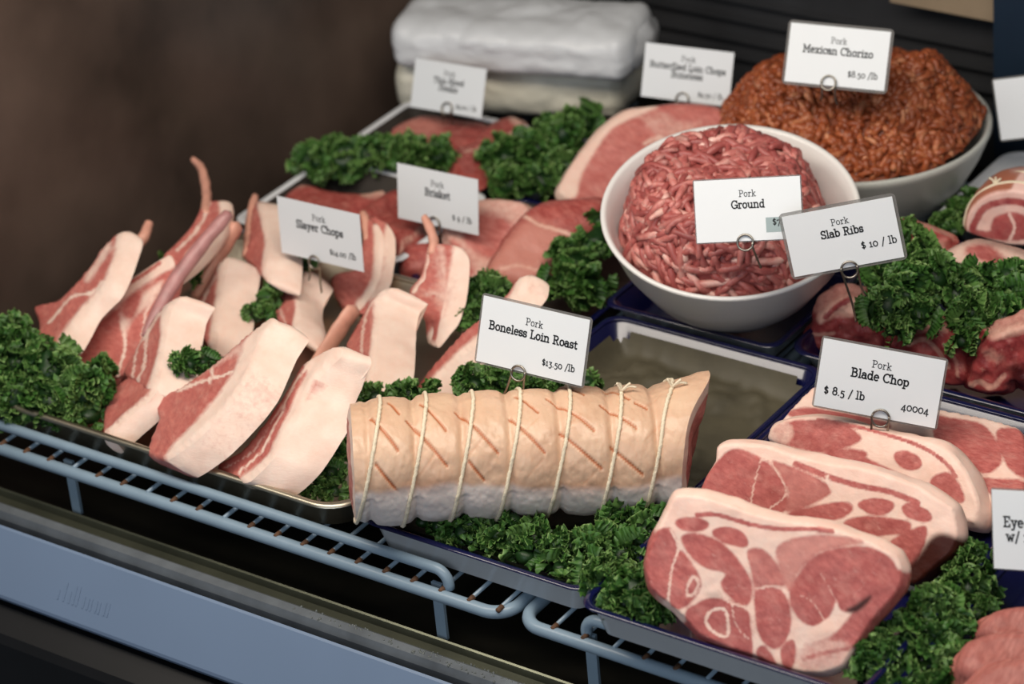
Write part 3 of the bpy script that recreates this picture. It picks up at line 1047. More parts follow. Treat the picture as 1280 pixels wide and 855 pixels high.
b1 = blade('front blade chop, largest and nearest, with round bone and marbled lean muscles',
      Z5([(165, 97), (250, 100), (320, 119), (400, 148), (500, 174), (600, 190), (700, 213), (800, 250), (872, 288), (894, 330), (890, 385), (860, 435), (800, 500), (740, 590), (700, 650), (640, 672), (560, 670), (480, 645), (420, 620), (330, 590), (240, 550), (195, 500), (140, 450), (82, 400), (65, 330), (80, 260), (104, 210), (135, 148)]),
      scr(8, 1, 36),
      [('F', .02, Z5([(52, 330), (68, 255), (110, 214), (150, 210), (170, 270), (150, 340), (140, 430), (100, 418), (58, 385)]), 3),
       ('F', .05, Z5([(156, 335), (166, 285), (186, 280), (230, 340), (246, 390), (215, 440), (180, 462), (150, 448), (150, 380)]), 3),
       ('O', .7, Z5([(222, 360), (238, 380), (225, 415), (205, 420), (203, 395)]), 3),
       ('F', .05, Z5([(185, 235), (240, 225), (320, 260), (380, 330), (408, 390), (395, 450), (345, 430), (310, 385), (325, 350), (260, 330), (210, 290)]), 3),
       ('F', 0, Z5([(165, 185), (200, 172), (250, 178), (270, 195), (245, 212), (190, 210)]), 2.5),
       ('F', 0, Z5([(285, 215), (320, 203), (370, 215), (395, 245), (385, 265), (335, 255), (295, 235)]), 2.5),
       ('L', .1, Z5([(235, 162), (300, 163), (400, 192), (500, 208), (600, 208), (668, 216)]), 4.5),
       ('F', .08, Z5([(396, 280), (440, 272), (480, 310), (512, 370), (500, 396), (450, 385), (422, 400), (408, 340)]), 3),
       ('P', .2, Z5([(396, 280), (440, 272), (480, 310), (512, 370), (500, 396), (450, 385), (422, 400), (408, 340)]), 3),
       ('F', .05, Z5([(420, 402), (460, 390), (500, 405), (528, 450), (532, 520), (510, 572), (480, 590), (440, 560), (424, 500)]), 3),
       ('F', .18, Z5([(488, 270), (540, 240), (620, 228), (720, 235), (765, 252), (700, 262), (620, 286), (560, 340), (532, 400), (518, 390), (498, 330)]), 3),
       ('P', .55, Z5([(488, 270), (540, 240), (620, 228), (720, 235), (765, 252), (700, 262), (620, 286), (560, 340), (532, 400), (518, 390), (498, 330)]), 4),
       ('F', .0, Z5([(534, 405), (570, 340), (620, 292), (700, 270), (780, 268), (846, 298), (868, 340), (835, 400), (760, 440), (720, 470), (694, 465), (678, 430), (660, 480), (610, 515), (570, 502), (540, 460)]), 3),
       ('L', .45, Z5([(680, 440), (660, 400), (630, 350)]), 2), ('L', .3, Z5([(820, 300), (770, 380), (700, 470)]), 2),
       ('F', .05, Z5([(198, 480), (230, 450), (280, 430), (340, 440), (390, 460), (405, 520), (405, 640), (340, 622), (285, 600), (216, 556)]), 3),
       ('O', .85, Z5([(262, 505), (280, 470), (320, 465), (332, 500), (330, 550), (290, 540)]), 3.2),
       ('L', .6, Z5([(345, 450), (360, 520), (400, 560)]), 2),
       ('D', .35, Z5([(262, 415), (300, 410), (310, 430), (280, 436)]), 4),
       ('F', .1, Z5([(424, 604), (450, 585), (490, 650), (455, 665)]), 2.5), ('F', .1, Z5([(505, 590), (540, 565), (548, 620), (530, 660), (508, 640)]), 2.5),
       ('F', .04, Z5([(740, 466), (790, 420), (868, 340), (910, 380), (880, 440), (815, 510), (765, 580), (690, 590), (600, 612), (590, 590), (680, 540)]), 4),
       ('F', .55, Z5([(560, 585), (640, 560), (720, 570), (700, 640), (620, 668), (560, 650)]), 6),
       ('L', .3, Z5([(575, 625), (640, 605), (715, 590)]), 4), ('D', 1.0, Z5([(712, 466), (740, 450), (790, 420), (780, 446), (745, 474), (718, 474)]), 2.5), ('L', .75, Z5([(150, 210), (172, 270), (152, 340), (140, 440)]), 2.5), ('L', .7, Z5([(300, 400), (330, 440), (400, 470), (420, 560)]), 2.5), ('L', .6, Z5([(420, 400), (470, 392), (515, 398)]), 2.5), ('L', .5, Z5([(560, 420), (600, 440), (640, 500)]), 1.6)], seed=24)  # the dark patch paints shade into a gap between the muscles
# ================================================================== tied loin roast
def roast():
    A = un(441, 578, 0.067)
    B = un(862, 557, 0.050)
    # keep the axis level and the right end a little farther away
    ax = B - A
    L = np.linalg.norm(ax)
    ax /= L
    side = np.cross(ZV, ax)
    side /= np.linalg.norm(side)
    up = np.cross(ax, side)
    nu, nv = 400, 190
    U, T = np.meshgrid(np.linspace(0, 1, nu), np.linspace(0, 2 * np.pi, nv, endpoint=False), indexing='ij')
    U, T = U.ravel(), T.ravel()
    strings = np.array([0.045, 0.180, 0.318, 0.457, 0.604, 0.755, 0.885])
    ry, rz = 0.0435, 0.0415
    c, s = np.cos(T), np.sin(T)
    e = 2.25
    rad = 1 / ((np.abs(c) / ry) ** e + (np.abs(s) / rz) ** e) ** (1 / e)
    pinch = np.zeros_like(U)
    for q in strings:
        pinch += 0.052 * np.exp(-((U - q) / 0.012) ** 2) + 0.03 * np.exp(-((U - q) / 0.035) ** 2)
    pinch *= np.where(s < -0.1, 1.35, 1.0)
    rad = rad * (1.0 - pinch) * (1 - 0.10 * sstep(0.05 - U, 0, 0.05))
    rad *= 1 + 0.035 * np.sin(6.0 * U + 2.0) * (c > 0) * c
    # flared lip of skin at the right top end
    fl = sstep(U, 0.88, 1.0)
    rad *= 1 + 0.17 * fl * np.exp(-((T - 1.75) / 0.75) ** 2)
    P = A + np.outer(U * L, ax) + np.outer(rad * c, -side) + np.outer(rad * s, up)
    P += np.outer(0.012 * fl * np.exp(-((T - 1.75) / 0.6) ** 2), ax)
    P += np.outer(-0.011 * c * fl, ax)
    P += np.outer(-0.006 * sstep(-s, 0.3, 1.0) * fl, ax)
    nrm = np.outer(c, -side) + np.outer(s, up)
    P += nrm * (0.0011 * fbm(P, 42, 3, 3) + 0.0003 * fbm(P, 300, 6, 2))[:, None]
    # skin / fat line along the front (T measured from the viewer side up)
    Tw = (T + np.pi) % (2 * np.pi) - np.pi
    line = 0.02 + 0.10 * np.sin(7 * U) + 0.06 * vnoise(P, 70, 4)
    skin = sstep(Tw, line - 0.07, line + 0.07) * sstep(np.pi * 0.98 - Tw, 0, 0.1)
    edge = np.exp(-((Tw - line) / 0.13) ** 2) * (0.45 + 0.4 * vnoise(P, 35, 2))
    score = np.zeros_like(U)
    light = np.zeros_like(U)
    uu, tt = U * L, (Tw - 0.35) * 0.042
    def sc_(q):
        o_ = []
        for X0, Y0, X1, Y1 in q:
            e_ = []
            for X_, Y_ in ((X0, Y0), (X1, Y1)):
                T_ = 0.52 + math.asin(max(-1, min(1, (370 - Y_) / 192)))
                e_ += [(X_ - 60 - 50 * (460 - Y_) / 275) / 1140 * L, (T_ - 0.35) * 0.042]
            o_.append(e_)
        return o_
    darkcuts = sc_([(165, 232, 230, 335), (148, 372, 207, 462), (280, 245, 380, 388), (340, 195, 402, 282), (448, 222, 557, 358), (455, 378, 492, 436), (622, 252, 710, 364), (660, 190, 720, 240),
                    (762, 200, 888, 306), (775, 305, 886, 418), (932, 228, 1028, 304), (945, 172, 1036, 212), (930, 358, 1018, 440), (1050, 225, 1082, 245), (820, 150, 890, 195), (235, 190, 262, 225)])
    lightcuts = sc_([(280, 415, 350, 350), (445, 370, 520, 310), (640, 310, 720, 255), (640, 430, 700, 380), (785, 300, 860, 255), (820, 460, 900, 400), (955, 325, 1030, 275), (300, 300, 350, 260), (1050, 340, 1130, 285), (1080, 240, 1140, 205)])
    for lst, arr, wd in ((darkcuts, score, 0.0008), (lightcuts, light, 0.0007)):
        for x0, y0, x1, y1 in lst:
            d = seg_dist(np.column_stack([uu, tt]), np.array([[x0, y0]]), np.array([[x1, y1]]))
            arr[:] = np.maximum(arr, 1 - sstep(d, wd * 0.5, wd * 1.6))
    score *= skin
    light *= skin * 0.2
    P -= nrm * (0.0012 * np.maximum(score, light))[:, None]
    col = np.column_stack([skin, np.clip(score + 0.5 * edge, 0, 1), np.clip(light, 0, 1)])
    F = []
    for i in range(nu - 1):
        for k in range(nv):
            l = (k + 1) % nv
            F.append((i * nv + k, (i + 1) * nv + k, (i + 1) * nv + l, i * nv + l))
    t = NT('roast_skin')
    R, G, B_ = t.attr()[0:3]
    sk = t.ramp(t.noise(38, 5, 0.6), [(0.28, srgb(206, 166, 138)), (0.72, srgb(220, 186, 158))])
    sp = t.ramp(t.noise(420, 3, 0.7), [(0.62, (0, 0, 0)), (0.75, (1, 1, 1))])
    sk = t.mix(t.math('MULTIPLY', sp, 0.22), sk, srgb(180, 110, 74))
    ft = t.ramp(t.noise(50, 4), [(0.3, srgb(226, 210, 202)), (0.7, srgb(236, 222, 214))])
    base = t.mix(R, ft, sk)
    base = t.mix(G, base, srgb(176, 98, 54))
    base = t.mix(B_, base, srgb(196, 124, 82))
    t.set(Base_Color=base, Roughness=0.38, Subsurface_Weight=0.12, Subsurface_Scale=0.004)
    t.b.inputs['Subsurface Radius'].default_value = (1, .4, .3)
    t.bump(t.noise(380, 4, 0.6), 0.25, 0.0008)
    o = mesh_obj('loin_roast', P, F, t.m, None, col)
    tag(o, 'boneless loin roast with scored tan skin tied with seven strings', 'roast')
    # end faces
    for end, nm in ((0, 'cut_end'), (nu - 1, 'cut_end')):
        ring = P[end * nv:(end + 1) * nv]
        cen = ring.mean(0)
        V, A_ = [ring], [np.column_stack([np.ones(nv) * 1.0, np.zeros(nv), np.zeros(nv)])]
        sgn = -1 if end == 0 else 1
        for f in np.linspace(0.1, 1.0, 14)[:-1]:
            q = ring * (1 - f) + cen * f + ax * sgn * 0.003 * math.sin(f * 3)
            q = q + 0.0007 * fbm(q, 90, 8, 3)[:, None] * ax
            V.append(q)
            fat = 1 - sstep(np.full(nv, f), 0.16, 0.26)
            A_.append(np.column_stack([fat, np.zeros(nv), np.zeros(nv)]))
        V.append(cen[None])
        A_.append(np.zeros((1, 3)))
        Fe = []
        nr = len(V) - 1
        for r in range(nr - 1):
            for k in range(nv):
                l = (k + 1) % nv
                f4 = (r * nv + k, r * nv + l, (r + 1) * nv + l, (r + 1) * nv + k)
                Fe.append(f4 if sgn > 0 else f4[::-1])
        for k in range(nv):
            Fe.append(((nr - 1) * nv + k, (nr - 1) * nv + (k + 1) % nv, nr * nv))
        mesh_obj(nm, np.vstack(V), Fe, M['chop'], o, np.vstack(A_))
    # strings
    for si, q in enumerate(strings):
        i = int(round(q * (nu - 1)))
        tw = np.linspace(0, 2 * np.pi, nv, endpoint=False)
        lean = 0.010 * np.sin(tw - 0.4)
        idx = np.clip(np.round((q + lean / L) * (nu - 1)).astype(int), 0, nu - 1)
        loop = np.array([P[a * nv + k] for k, a in enumerate(idx)])
        nn_ = np.array([nrm[a * nv + k] for k, a in enumerate(idx)])
        loop = loop + nn_ * 0.0008
        V, F2 = tube_mesh(loop, 0.00135, 8, closed=True)
        so = mesh_obj('string', V, F2, M['string'], o)
        if si in (5, 6):
            k = int(nv * (0.27 if si == 5 else 0.26))
            kp = loop[k] + nn_[k] * 0.001
            mbk = MB()
            for (a, b_) in ((0.006, 0.010), (-0.003, 0.011), (0.010, 0.004)):
                mbk.add(*tube_mesh(smooth_open([kp, kp + nn_[k] * 0.003 + ax * a * .5, kp + nn_[k] * b_ * .55 + ax * a], 4), 0.0009, 6))
            mbk.build('knot', M['string'], so)
    return o


ROAST = roast()
# ================================================================== bowls
def lathe(prof, n=64):
    a = np.linspace(0, 2 * np.pi, n, endpoint=False)
    V = np.vstack([np.column_stack([r * np.cos(a), r * np.sin(a), np.full(n, z)]) for r, z in prof])
    F = []
    for k in range(len(prof) - 1):
        for i in range(n):
            j = (i + 1) % n
            F.append((k * n + i, k * n + j, (k + 1) * n + j, (k + 1) * n + i))
    F.append(tuple(range(n))[::-1])
    F.append(tuple(range((len(prof) - 1) * n, len(prof) * n)))
    return V, F


def frame(tilt_dir, tilt):
    """rotation whose z axis leans by tilt towards horizontal direction tilt_dir"""
    h = np.array(tilt_dir, float)
    h[2] = 0
    h /= np.linalg.norm(h)
    z = ZV * math.cos(tilt) + h * math.sin(tilt)
    x = np.cross(h, ZV)
    x -= z * (x @ z)
    x /= np.linalg.norm(x)
    y = np.cross(z, x)
    return np.stack([x, y, z], 1)


VIEW = np.array([-FW[0], -FW[1], 0])


def strands(P, N, length, radius, rng, curl=1.0, ns=6, nseg=11):
    """minced meat: curled little tubes that start at surface points P with normals N"""
    mb = MB()
    for p, n in zip(P, N):
        t = np.cross(n, rng.normal(size=3))
        t /= np.linalg.norm(t) + 1e-9
        b = np.cross(n, t)
        L = length * rng.uniform(0.5, 1.25)
        r = radius * rng.uniform(0.78, 1.2)
        k = rng.uniform(-1, 1) * curl
        ph = rng.uniform(0, 6.28)
        s = np.linspace(-0.5, 0.5, nseg)
        ang = k * s * 2.2
        path = p + np.outer(s * L, t) * np.cos(ang * 0.5)[:, None] + np.outer(np.sin(ang) * L * 0.28, b) + np.outer(radius * (0.7 * np.cos(s * 5 + ph) - 2.2 * (2 * s) ** 2 * rng.uniform(0.3, 1)), n)
        rr = r * (1 - 0.35 * np.abs(2 * s) ** 3) * (1 + 0.12 * np.sin(s * 17 + ph))
        V, F = tube_mesh(path, rr, ns)
        fat = float(np.clip(rng.normal(0.30, 0.24), 0, 1))
        tone = rng.random()
        a = np.column_stack([np.clip(fat + 0.25 * np.sin(np.arange(len(V)) * 0.11 + ph), 0, 1), np.full(len(V), tone), np.full(len(V), rng.random())])
        mb.add(V, F, a)
    return mb


def mince_mat(name, lean, mid, fat, dark):
    t = NT(name)
    R, G, B = t.attr()[0:3]
    f = t.math('ADD', R, t.math('MULTIPLY', t.math('SUBTRACT', t.noise(230, 4, 0.65), 0.5), 0.9), True)
    c = t.ramp(f, [(0.05, lean), (0.45, mid), (0.95, fat)])
    c = t.mix(t.math('MULTIPLY', t.ramp(G, [(0.55, (0, 0, 0)), (1, (1, 1, 1))]), 0.55), c, dark)
    t.set(Base_Color=c, Roughness=0.42, Subsurface_Weight=0.1, Subsurface_Scale=0.002)
    t.b.inputs['Subsurface Radius'].default_value = (1, .35, .25)
    t.bump(t.noise(600, 4), 0.3, 0.0006)
    return t.m


M['pork_mince'] = mince_mat('pork_mince', srgb(164, 84, 80), srgb(204, 126, 118), srgb(234, 190, 178), srgb(122, 50, 50))
M['chorizo_mince'] = mince_mat('chorizo_mince', srgb(140, 68, 36), srgb(168, 90, 52), srgb(204, 138, 100), srgb(100, 46, 24))


def mound(name, label, cat, c, Rm, hf, rad, mat, n, length, radius, seed, core_mat, curl=1.0):
    """hf(x, y) -> height in the bowl's own frame; rad = mound radius"""
    rng = np.random.default_rng(seed)
    nr, na = 26, 72
    rr = np.linspace(0.0, 1.0, nr + 1)[1:]
    an = np.linspace(0, 2 * np.pi, na, endpoint=False)
    X = [0.0] + [rad * r * math.cos(a) for r in rr for a in an]
    Y = [0.0] + [rad * r * math.sin(a) for r in rr for a in an]
    X, Y = np.array(X), np.array(Y)
    Z = hf(X, Y)
    Lc = np.column_stack([X, Y, Z - radius * 1.1])
    F = [(0, 1 + i, 1 + (i + 1) % na) for i in range(na)]
    for k in range(nr - 1):
        for i in range(na):
            j = (i + 1) % na
            a0, a1 = 1 + k * na, 1 + (k + 1) * na
            F.append((a0 + i, a1 + i, a1 + j, a0 + j))
    # strand sites, even over the surface
    pts, nrs = [], []
    e = 0.001
    while len(pts) < n:
        x, y = rng.uniform(-rad, rad, 2)
        if x * x + y * y > rad * rad * 0.97:
            continue
        z = float(hf(np.array([x]), np.array([y]))[0])
        zx = float(hf(np.array([x + e]), np.array([y]))[0])
        zy = float(hf(np.array([x]), np.array([y + e]))[0])
        nv_ = np.array([-(zx - z) / e, -(zy - z) / e, 1.0])
        wgt = np.linalg.norm(nv_)
        if rng.random() > min(1, wgt / 2.5):
            continue
        nv_ /= wgt
        pts.append(c + Rm @ np.array([x, y, z]))
        nrs.append(Rm @ nv_)
    mb = strands(np.array(pts), np.array(nrs), length, radius, rng, curl)
    mb.add(c + Lc @ Rm.T, F, np.array([0.1, 0.9, 0.5]))
    o = mb.build(name, mat)
    tag(o, label, cat)
    return o


# ground pork in a white bowl tilted to the front
def ground_bowl():
    c = un(913, 265, 0.096)
    c = c + 0.0
    Rm = frame(VIEW, math.radians(14.5))
    Rr = 0.0930
    H = 0.078
    prof = [(0.040, -H), (0.046, -H - .001), (0.050, -H + .003), (0.066, -H * .72), (0.082, -H * .36), (0.0905, -0.004), (0.0925, 0.0), (Rr, 0.0015), (0.0925, 0.003), (0.0905, 0.0032), (0.0885, 0.0015), (0.085, -0.008), (0.077, -H * .38), (0.062, -H * .74), (0.045, -H + .006), (0.02, -H + .0045)]
    pr = [(r * 1.03, z) for r, z in prof]
    V, F = lathe(pr, 96)
    o = mesh_obj('serving_bowl', c + V @ Rm.T, F, M['bowl'])
    tag(o, 'round white bowl tilted forward and holding the ground pork', 'bowl')
    off = np.array([-0.006, -0.012])
    # local frame: -y of Rm points away; y towards horizontal tilt direction?
    def hf(x, y):
        u, v = x / 0.080, y / 0.080
        r = np.sqrt(u * u + v * v)
        h = 0.036 * (1 - sstep(r, 0.62, 1.05)) - 0.024 * sstep(r, 0.80, 1.0)
        return h + 0.006 * vnoise(np.column_stack([x, y, 0 * x]), 45, 2) - 0.006
    hv = (un(906, 262, 0.096) - c)
    cc = c + hv * np.array([1, 1, 0])
    g = mound('ground_pork', 'mound of pink ground pork strands filling the tilted white bowl', 'ground meat', cc, Rm, hf, 0.0765, M['pork_mince'], 760, 0.034, 0.0029, 4, M['pork_mince'], 2.0)
    g['kind'] = 'stuff'
    return c, Rm, cc, hf


GB = ground_bowl()


def chorizo_bowl():
    c = un(1072, 158, 0.068)
    Rm = np.eye(3)
    prof = [(0.055, -0.066), (0.060, -0.068), (0.066, -0.064), (0.083, -0.045), (0.097, -0.02), (0.104, -0.003), (0.1055, 0.0), (0.1055, 0.003), (0.1035, 0.0045), (0.1005, 0.002), (0.094, -0.018), (0.08, -0.042), (0.05, -0.060), (0.02, -0.062)]
    V, F = lathe(prof, 96)
    o = mesh_obj('serving_bowl', c + V, F, M['bowl_grey'])
    tag(o, 'wide grey-white bowl heaped with orange chorizo at the back right', 'bowl')
    q = lambda px, py, z: (un(px, py, c[2] + z) - c)[:2]
    b1, b2, b3 = q(1150, 105, 0.045), q(985, 125, 0.035), q(1050, 150, 0.03)
    dip = q(1055, 108, 0.03)
    def hf(x, y):
        r = np.sqrt(x * x + y * y) / 0.108
        h = 0.030 * (1 - sstep(r, 0.55, 1.0)) + 0.010 * (1 - sstep(r, 0.8, 1.02))
        h = h + 0.026 * np.exp(-((x - b1[0]) ** 2 + (y - b1[1]) ** 2) / 0.042 ** 2)
        h = h + 0.018 * np.exp(-((x - b2[0]) ** 2 + (y - b2[1]) ** 2) / 0.034 ** 2)
        h = h - 0.012 * np.exp(-((x - dip[0]) ** 2 + (y - dip[1]) ** 2) / 0.016 ** 2)
        return h + 0.008 * vnoise(np.column_stack([x, y, 0 * x]), 55, 5) - 0.004
    g = mound('chorizo_mince', 'orange-brown spiced chorizo mince heaped in the wide bowl', 'ground meat', un(1062, 150, 0.068), Rm, hf, 0.1050, M['chorizo_mince'], 2300, 0.015, 0.0027, 8, M['chorizo_mince'], 1.6)
    g['kind'] = 'stuff'
    return c, hf


CB = chorizo_bowl()

# ================================================================== other cuts
UPD = lambda h: np.array([0, 0, -h])
Z6 = lambda pts: zz(pts, 960, 330, 4.0)


def cut(name, label, cat, outline, d, mat, group=None, **kw):
    a = dict(base=0.05, step=3.2, edge=9, puff=0.007, bulge=0.003, rough=0.0016, nscale=50, tens=0.9)
    a.update(kw)
    o = slab(name, outline, d, mat, **a)
    tag(o, label, cat, group)
    return o


BR = 'brisket strips in the white edged tray'
cut('brisket_strip', 'widest brisket strip along the left edge of its white tray', 'meat', [(345, 252), (360, 236), (372, 227), (386, 226), (410, 233), (450, 237), (478, 232), (481, 240), (447, 263), (420, 272), (370, 268)], UPD(.016), M['red'], BR, n=(0, 0, 1), at=(410, 250, .020),
    pats=[('F', .75, [(450, 236), (480, 230), (482, 240), (455, 248)], 3), ('F', .5, [(368, 228), (386, 224), (390, 232), (372, 236)], 3)], seed=31)
cut('brisket_strip', 'narrow middle brisket strip between two dark gaps, left of its card', 'meat', [(446, 264), (480, 240), (496, 233), (503, 240), (466, 267), (455, 271)], UPD(.016), M['red'], BR, n=(0, 0, 1), at=(475, 252, .020), seed=32, step=2.5, edge=5, puff=.004)
cut('brisket_strip', 'brisket strip nearest the chops, under the lower left of its card', 'meat', [(463, 274), (498, 248), (512, 254), (532, 278), (513, 296), (499, 304), (490, 292), (472, 284)], UPD(.016), M['red'], BR, n=(0, 0, 1), at=(500, 275, .020), seed=33, pats=[('L', .6, [(500, 303), (532, 279)], 3)])

cut('pork_chunk', 'small red lump of pork beside the bare rib bone', 'meat', [(499, 330), (501, 315), (510, 305), (528, 303), (540, 312), (538, 332), (520, 342), (504, 340)], scr(4, 8, 20), M['red'], at=(520, 325, .018), seed=34, rough=.002)
cut('pork_chunk', 'pale fatty piece of pork right of the brisket card', 'meat', [(552, 285), (566, 262), (585, 250), (620, 246), (650, 248), (664, 260), (655, 278), (634, 296), (620, 330), (600, 350), (582, 346), (566, 315)], scr(6, 14, 26), M['pale'], at=(610, 290, .028), seed=35, base=.55,
    pats=[('F', .05, [(596, 270), (630, 275), (640, 290), (615, 320), (590, 310), (580, 290)], 6), ('F', .1, [(566, 300), (590, 330), (585, 346), (570, 330)], 5)])
cut('pork_shoulder', 'dark red shoulder cut in front of the large fat-rimmed loin chop', 'meat', [(606, 330), (622, 302), (645, 270), (664, 252), (698, 242), (745, 239), (762, 252), (753, 276), (731, 293), (705, 310), (688, 340), (668, 360), (636, 352), (610, 344)], scr(2, 16, 30), M['red'], at=(680, 300, .034), seed=36, puff=.012, edge=22,
    pats=[('P', .8, [(606, 330), (630, 300), (660, 275), (700, 290), (690, 330), (660, 350), (620, 345)], 8), ('L', .7, [(655, 268), (672, 280), (700, 288), (728, 296)], 4), ('L', .5, [(625, 335), (650, 332), (680, 340)], 4)])
cut('loin_chop', 'large pale loin chop with a rim of fat leaning behind the white bowl', 'chop', [(697, 242), (703, 221), (717, 198), (740, 170), (763, 147), (781, 136), (800, 132), (850, 128), (900, 135), (908, 160), (870, 190), (820, 222), (785, 262), (740, 262)], scr(6, 10, 30), M['pale'], at=(780, 200, .045), seed=37, edge=6, puff=.004, rough=.001,
    pats=[('F', 1, [(688, 246), (698, 216), (712, 192), (736, 164), (760, 140), (782, 130), (802, 126), (822, 132), (800, 144), (780, 152), (760, 166), (742, 192), (726, 220), (718, 246)], 4),
          ('F', .4, [(800, 148), (830, 138), (850, 150), (880, 150), (860, 170), (830, 176)], 6), ('L', .6, [(806, 180), (824, 172), (836, 180)], 5)], cap='fat_rim')
ST = 'sliced steaks in the rear white tray'
cut('pork_steak', 'flat red steak at the left of the rear tray below its card', 'meat', [(486, 160), (505, 146), (530, 140), (575, 144), (612, 152), (606, 170), (580, 182), (540, 178), (505, 172)], UPD(.012), M['red'], ST, n=(0, 0, 1), at=(550, 160, .022), seed=38, pats=[('P', .6, [(486, 160), (530, 140), (560, 150), (530, 172)], 6)])
cut('pork_steak', 'red steak under the right corner of the rear card beside the kale', 'meat', [(560, 186), (590, 172), (612, 150), (640, 140), (656, 150), (648, 168), (616, 188), (604, 218), (584, 224), (566, 210)], UPD(.012), M['red'], ST, n=(0, 0, 1), at=(605, 180, .026), seed=39, pats=[('F', .7, [(640, 138), (658, 148), (650, 160), (636, 150)], 4), ('L', .6, [(580, 190), (610, 182), (640, 165)], 3)])

RB = 'slab ribs in the navy rimmed tray'
for lab, ol, d, pats, sd in (
    ('slab rib roll at the left corner of its tray under the kale', Z6([(160, 425), (175, 370), (205, 325), (235, 268), (300, 200), (390, 165), (460, 200), (540, 290), (600, 380), (590, 450), (480, 470), (330, 455), (200, 452)]), scr(10, -14, 34),
     [('F', .75, Z6([(235, 262), (300, 195), (395, 160), (450, 190), (430, 260), (340, 268), (260, 290)]), 4), ('L', 0, Z6([(290, 262), (350, 210), (400, 185)]), 4), ('L', .6, Z6([(170, 420), (200, 360), (250, 350), (330, 345)]), 4)], 41),
    ('slab rib roll in the middle of its tray behind the blade chop card', Z6([(600, 420), (640, 370), (700, 330), (800, 282), (870, 312), (940, 380), (988, 460), (1005, 560), (985, 618), (900, 625), (800, 580), (700, 520)]), scr(12, -14, 34),
     [('F', .7, Z6([(690, 335), (800, 278), (860, 305), (900, 345), (800, 335), (720, 360)]), 4), ('L', .6, Z6([(700, 400), (780, 380), (850, 430), (900, 520)]), 5), ('L', .5, Z6([(880, 400), (930, 470), (950, 560)]), 4)], 42),
    ('slab rib piece at the right edge of its tray with a hollow end', Z6([(985, 622), (1000, 560), (1010, 500), (1042, 430), (1092, 370), (1160, 335), (1280, 298), (1360, 330), (1380, 560), (1290, 640), (1215, 600), (1190, 650), (1110, 668), (1040, 655)]), scr(12, -14, 34),
     [('F', .8, Z6([(1080, 372), (1160, 330), (1300, 290), (1340, 330), (1230, 360), (1150, 380)]), 4), ('L', .6, Z6([(1010, 610), (1060, 590), (1120, 610), (1180, 560)]), 6), ('D', .9, Z6([(1212, 520), (1260, 500), (1300, 560), (1280, 630), (1220, 600)]), 4), ('F', .5, Z6([(1060, 440), (1120, 420), (1180, 470), (1130, 500)]), 6)], 43)):  # dark patch paints the shade inside the hollow end
    cut('slab_rib', lab, 'ribs', ol, d, M['rib'], RB, pats=pats, seed=sd, rough=.0032, nscale=75, puff=.009, edge=10, floor=-0.001, tens=.9, step=2.6)
cut('pork_belly_flap', 'thin red flap of meat showing above the kale by the rib card', 'meat', [(1121, 273), (1130, 271), (1142, 274), (1165, 281), (1180, 290), (1192, 297), (1182, 306), (1158, 300), (1140, 290)], scr(2, 8, 16), M['red'], at=(1155, 288, .045), seed=44, pats=[('F', .6, [(1122, 270), (1142, 273), (1165, 280), (1192, 296), (1180, 294), (1150, 282)], 3), ('F', .5, [(1150, 296), (1180, 302), (1180, 308), (1160, 304)], 3)], step=2.5, edge=5, puff=.004)
cut('pork_hock', 'purple-streaked piece of pork in front of the tied pancetta roll', 'meat', [(1178, 314), (1195, 299), (1222, 291), (1262, 299), (1300, 314), (1320, 350), (1290, 362), (1240, 352), (1200, 338)], scr(4, 16, 26), M['blade'], at=(1245, 325, .045), seed=45, puff=.012, edge=16, base=.75,
    pats=[('D', .55, [(1180, 312), (1200, 300), (1225, 294), (1262, 302), (1300, 318), (1300, 332), (1255, 312), (1215, 304)], 5), ('F', .1, [(1210, 308), (1240, 308), (1262, 330), (1300, 340), (1290, 355), (1240, 330), (1212, 320)], 5), ('D', .35, [(1238, 320), (1260, 325), (1280, 350), (1250, 345)], 5)])
M['pancetta'] = meat('pancetta_meat', srgb(150, 66, 70), srgb(188, 100, 96), srgb(228, 182, 172), srgb(236, 200, 190), srgb(168, 104, 82), 0.1, (1, 1, 1), 120, 0.35)
pan = cut('pancetta_roll', 'tied pancetta roll with a spiral cut face at the right edge', 'meat', [(1206, 290), (1206, 274), (1212, 260), (1224, 248), (1240, 240), (1262, 237), (1288, 242), (1312, 262), (1318, 290), (1296, 308), (1260, 308), (1230, 300)], scr(34, -34, 60), M['pancetta'], at=(1262, 275, .055), seed=46, puff=.003, edge=5, base=1, rough=.001, cap=False, step=2.5,
    pats=[('O', 0.15, [(1222, 292), (1222, 272), (1234, 258), (1258, 252), (1284, 256), (1300, 274), (1300, 292)], 7), ('F', .05, [(1240, 292), (1240, 276), (1252, 268), (1272, 266), (1286, 276), (1286, 296), (1260, 302)], 3), ('L', .9, [(1262, 268), (1268, 284), (1262, 300)], 3), ('D', 1, [(1200, 290), (1200, 270), (1210, 254), (1224, 243), (1240, 235), (1262, 232), (1262, 238), (1242, 241), (1226, 249), (1214, 261), (1208, 275), (1208, 290)], 1)], side=None)
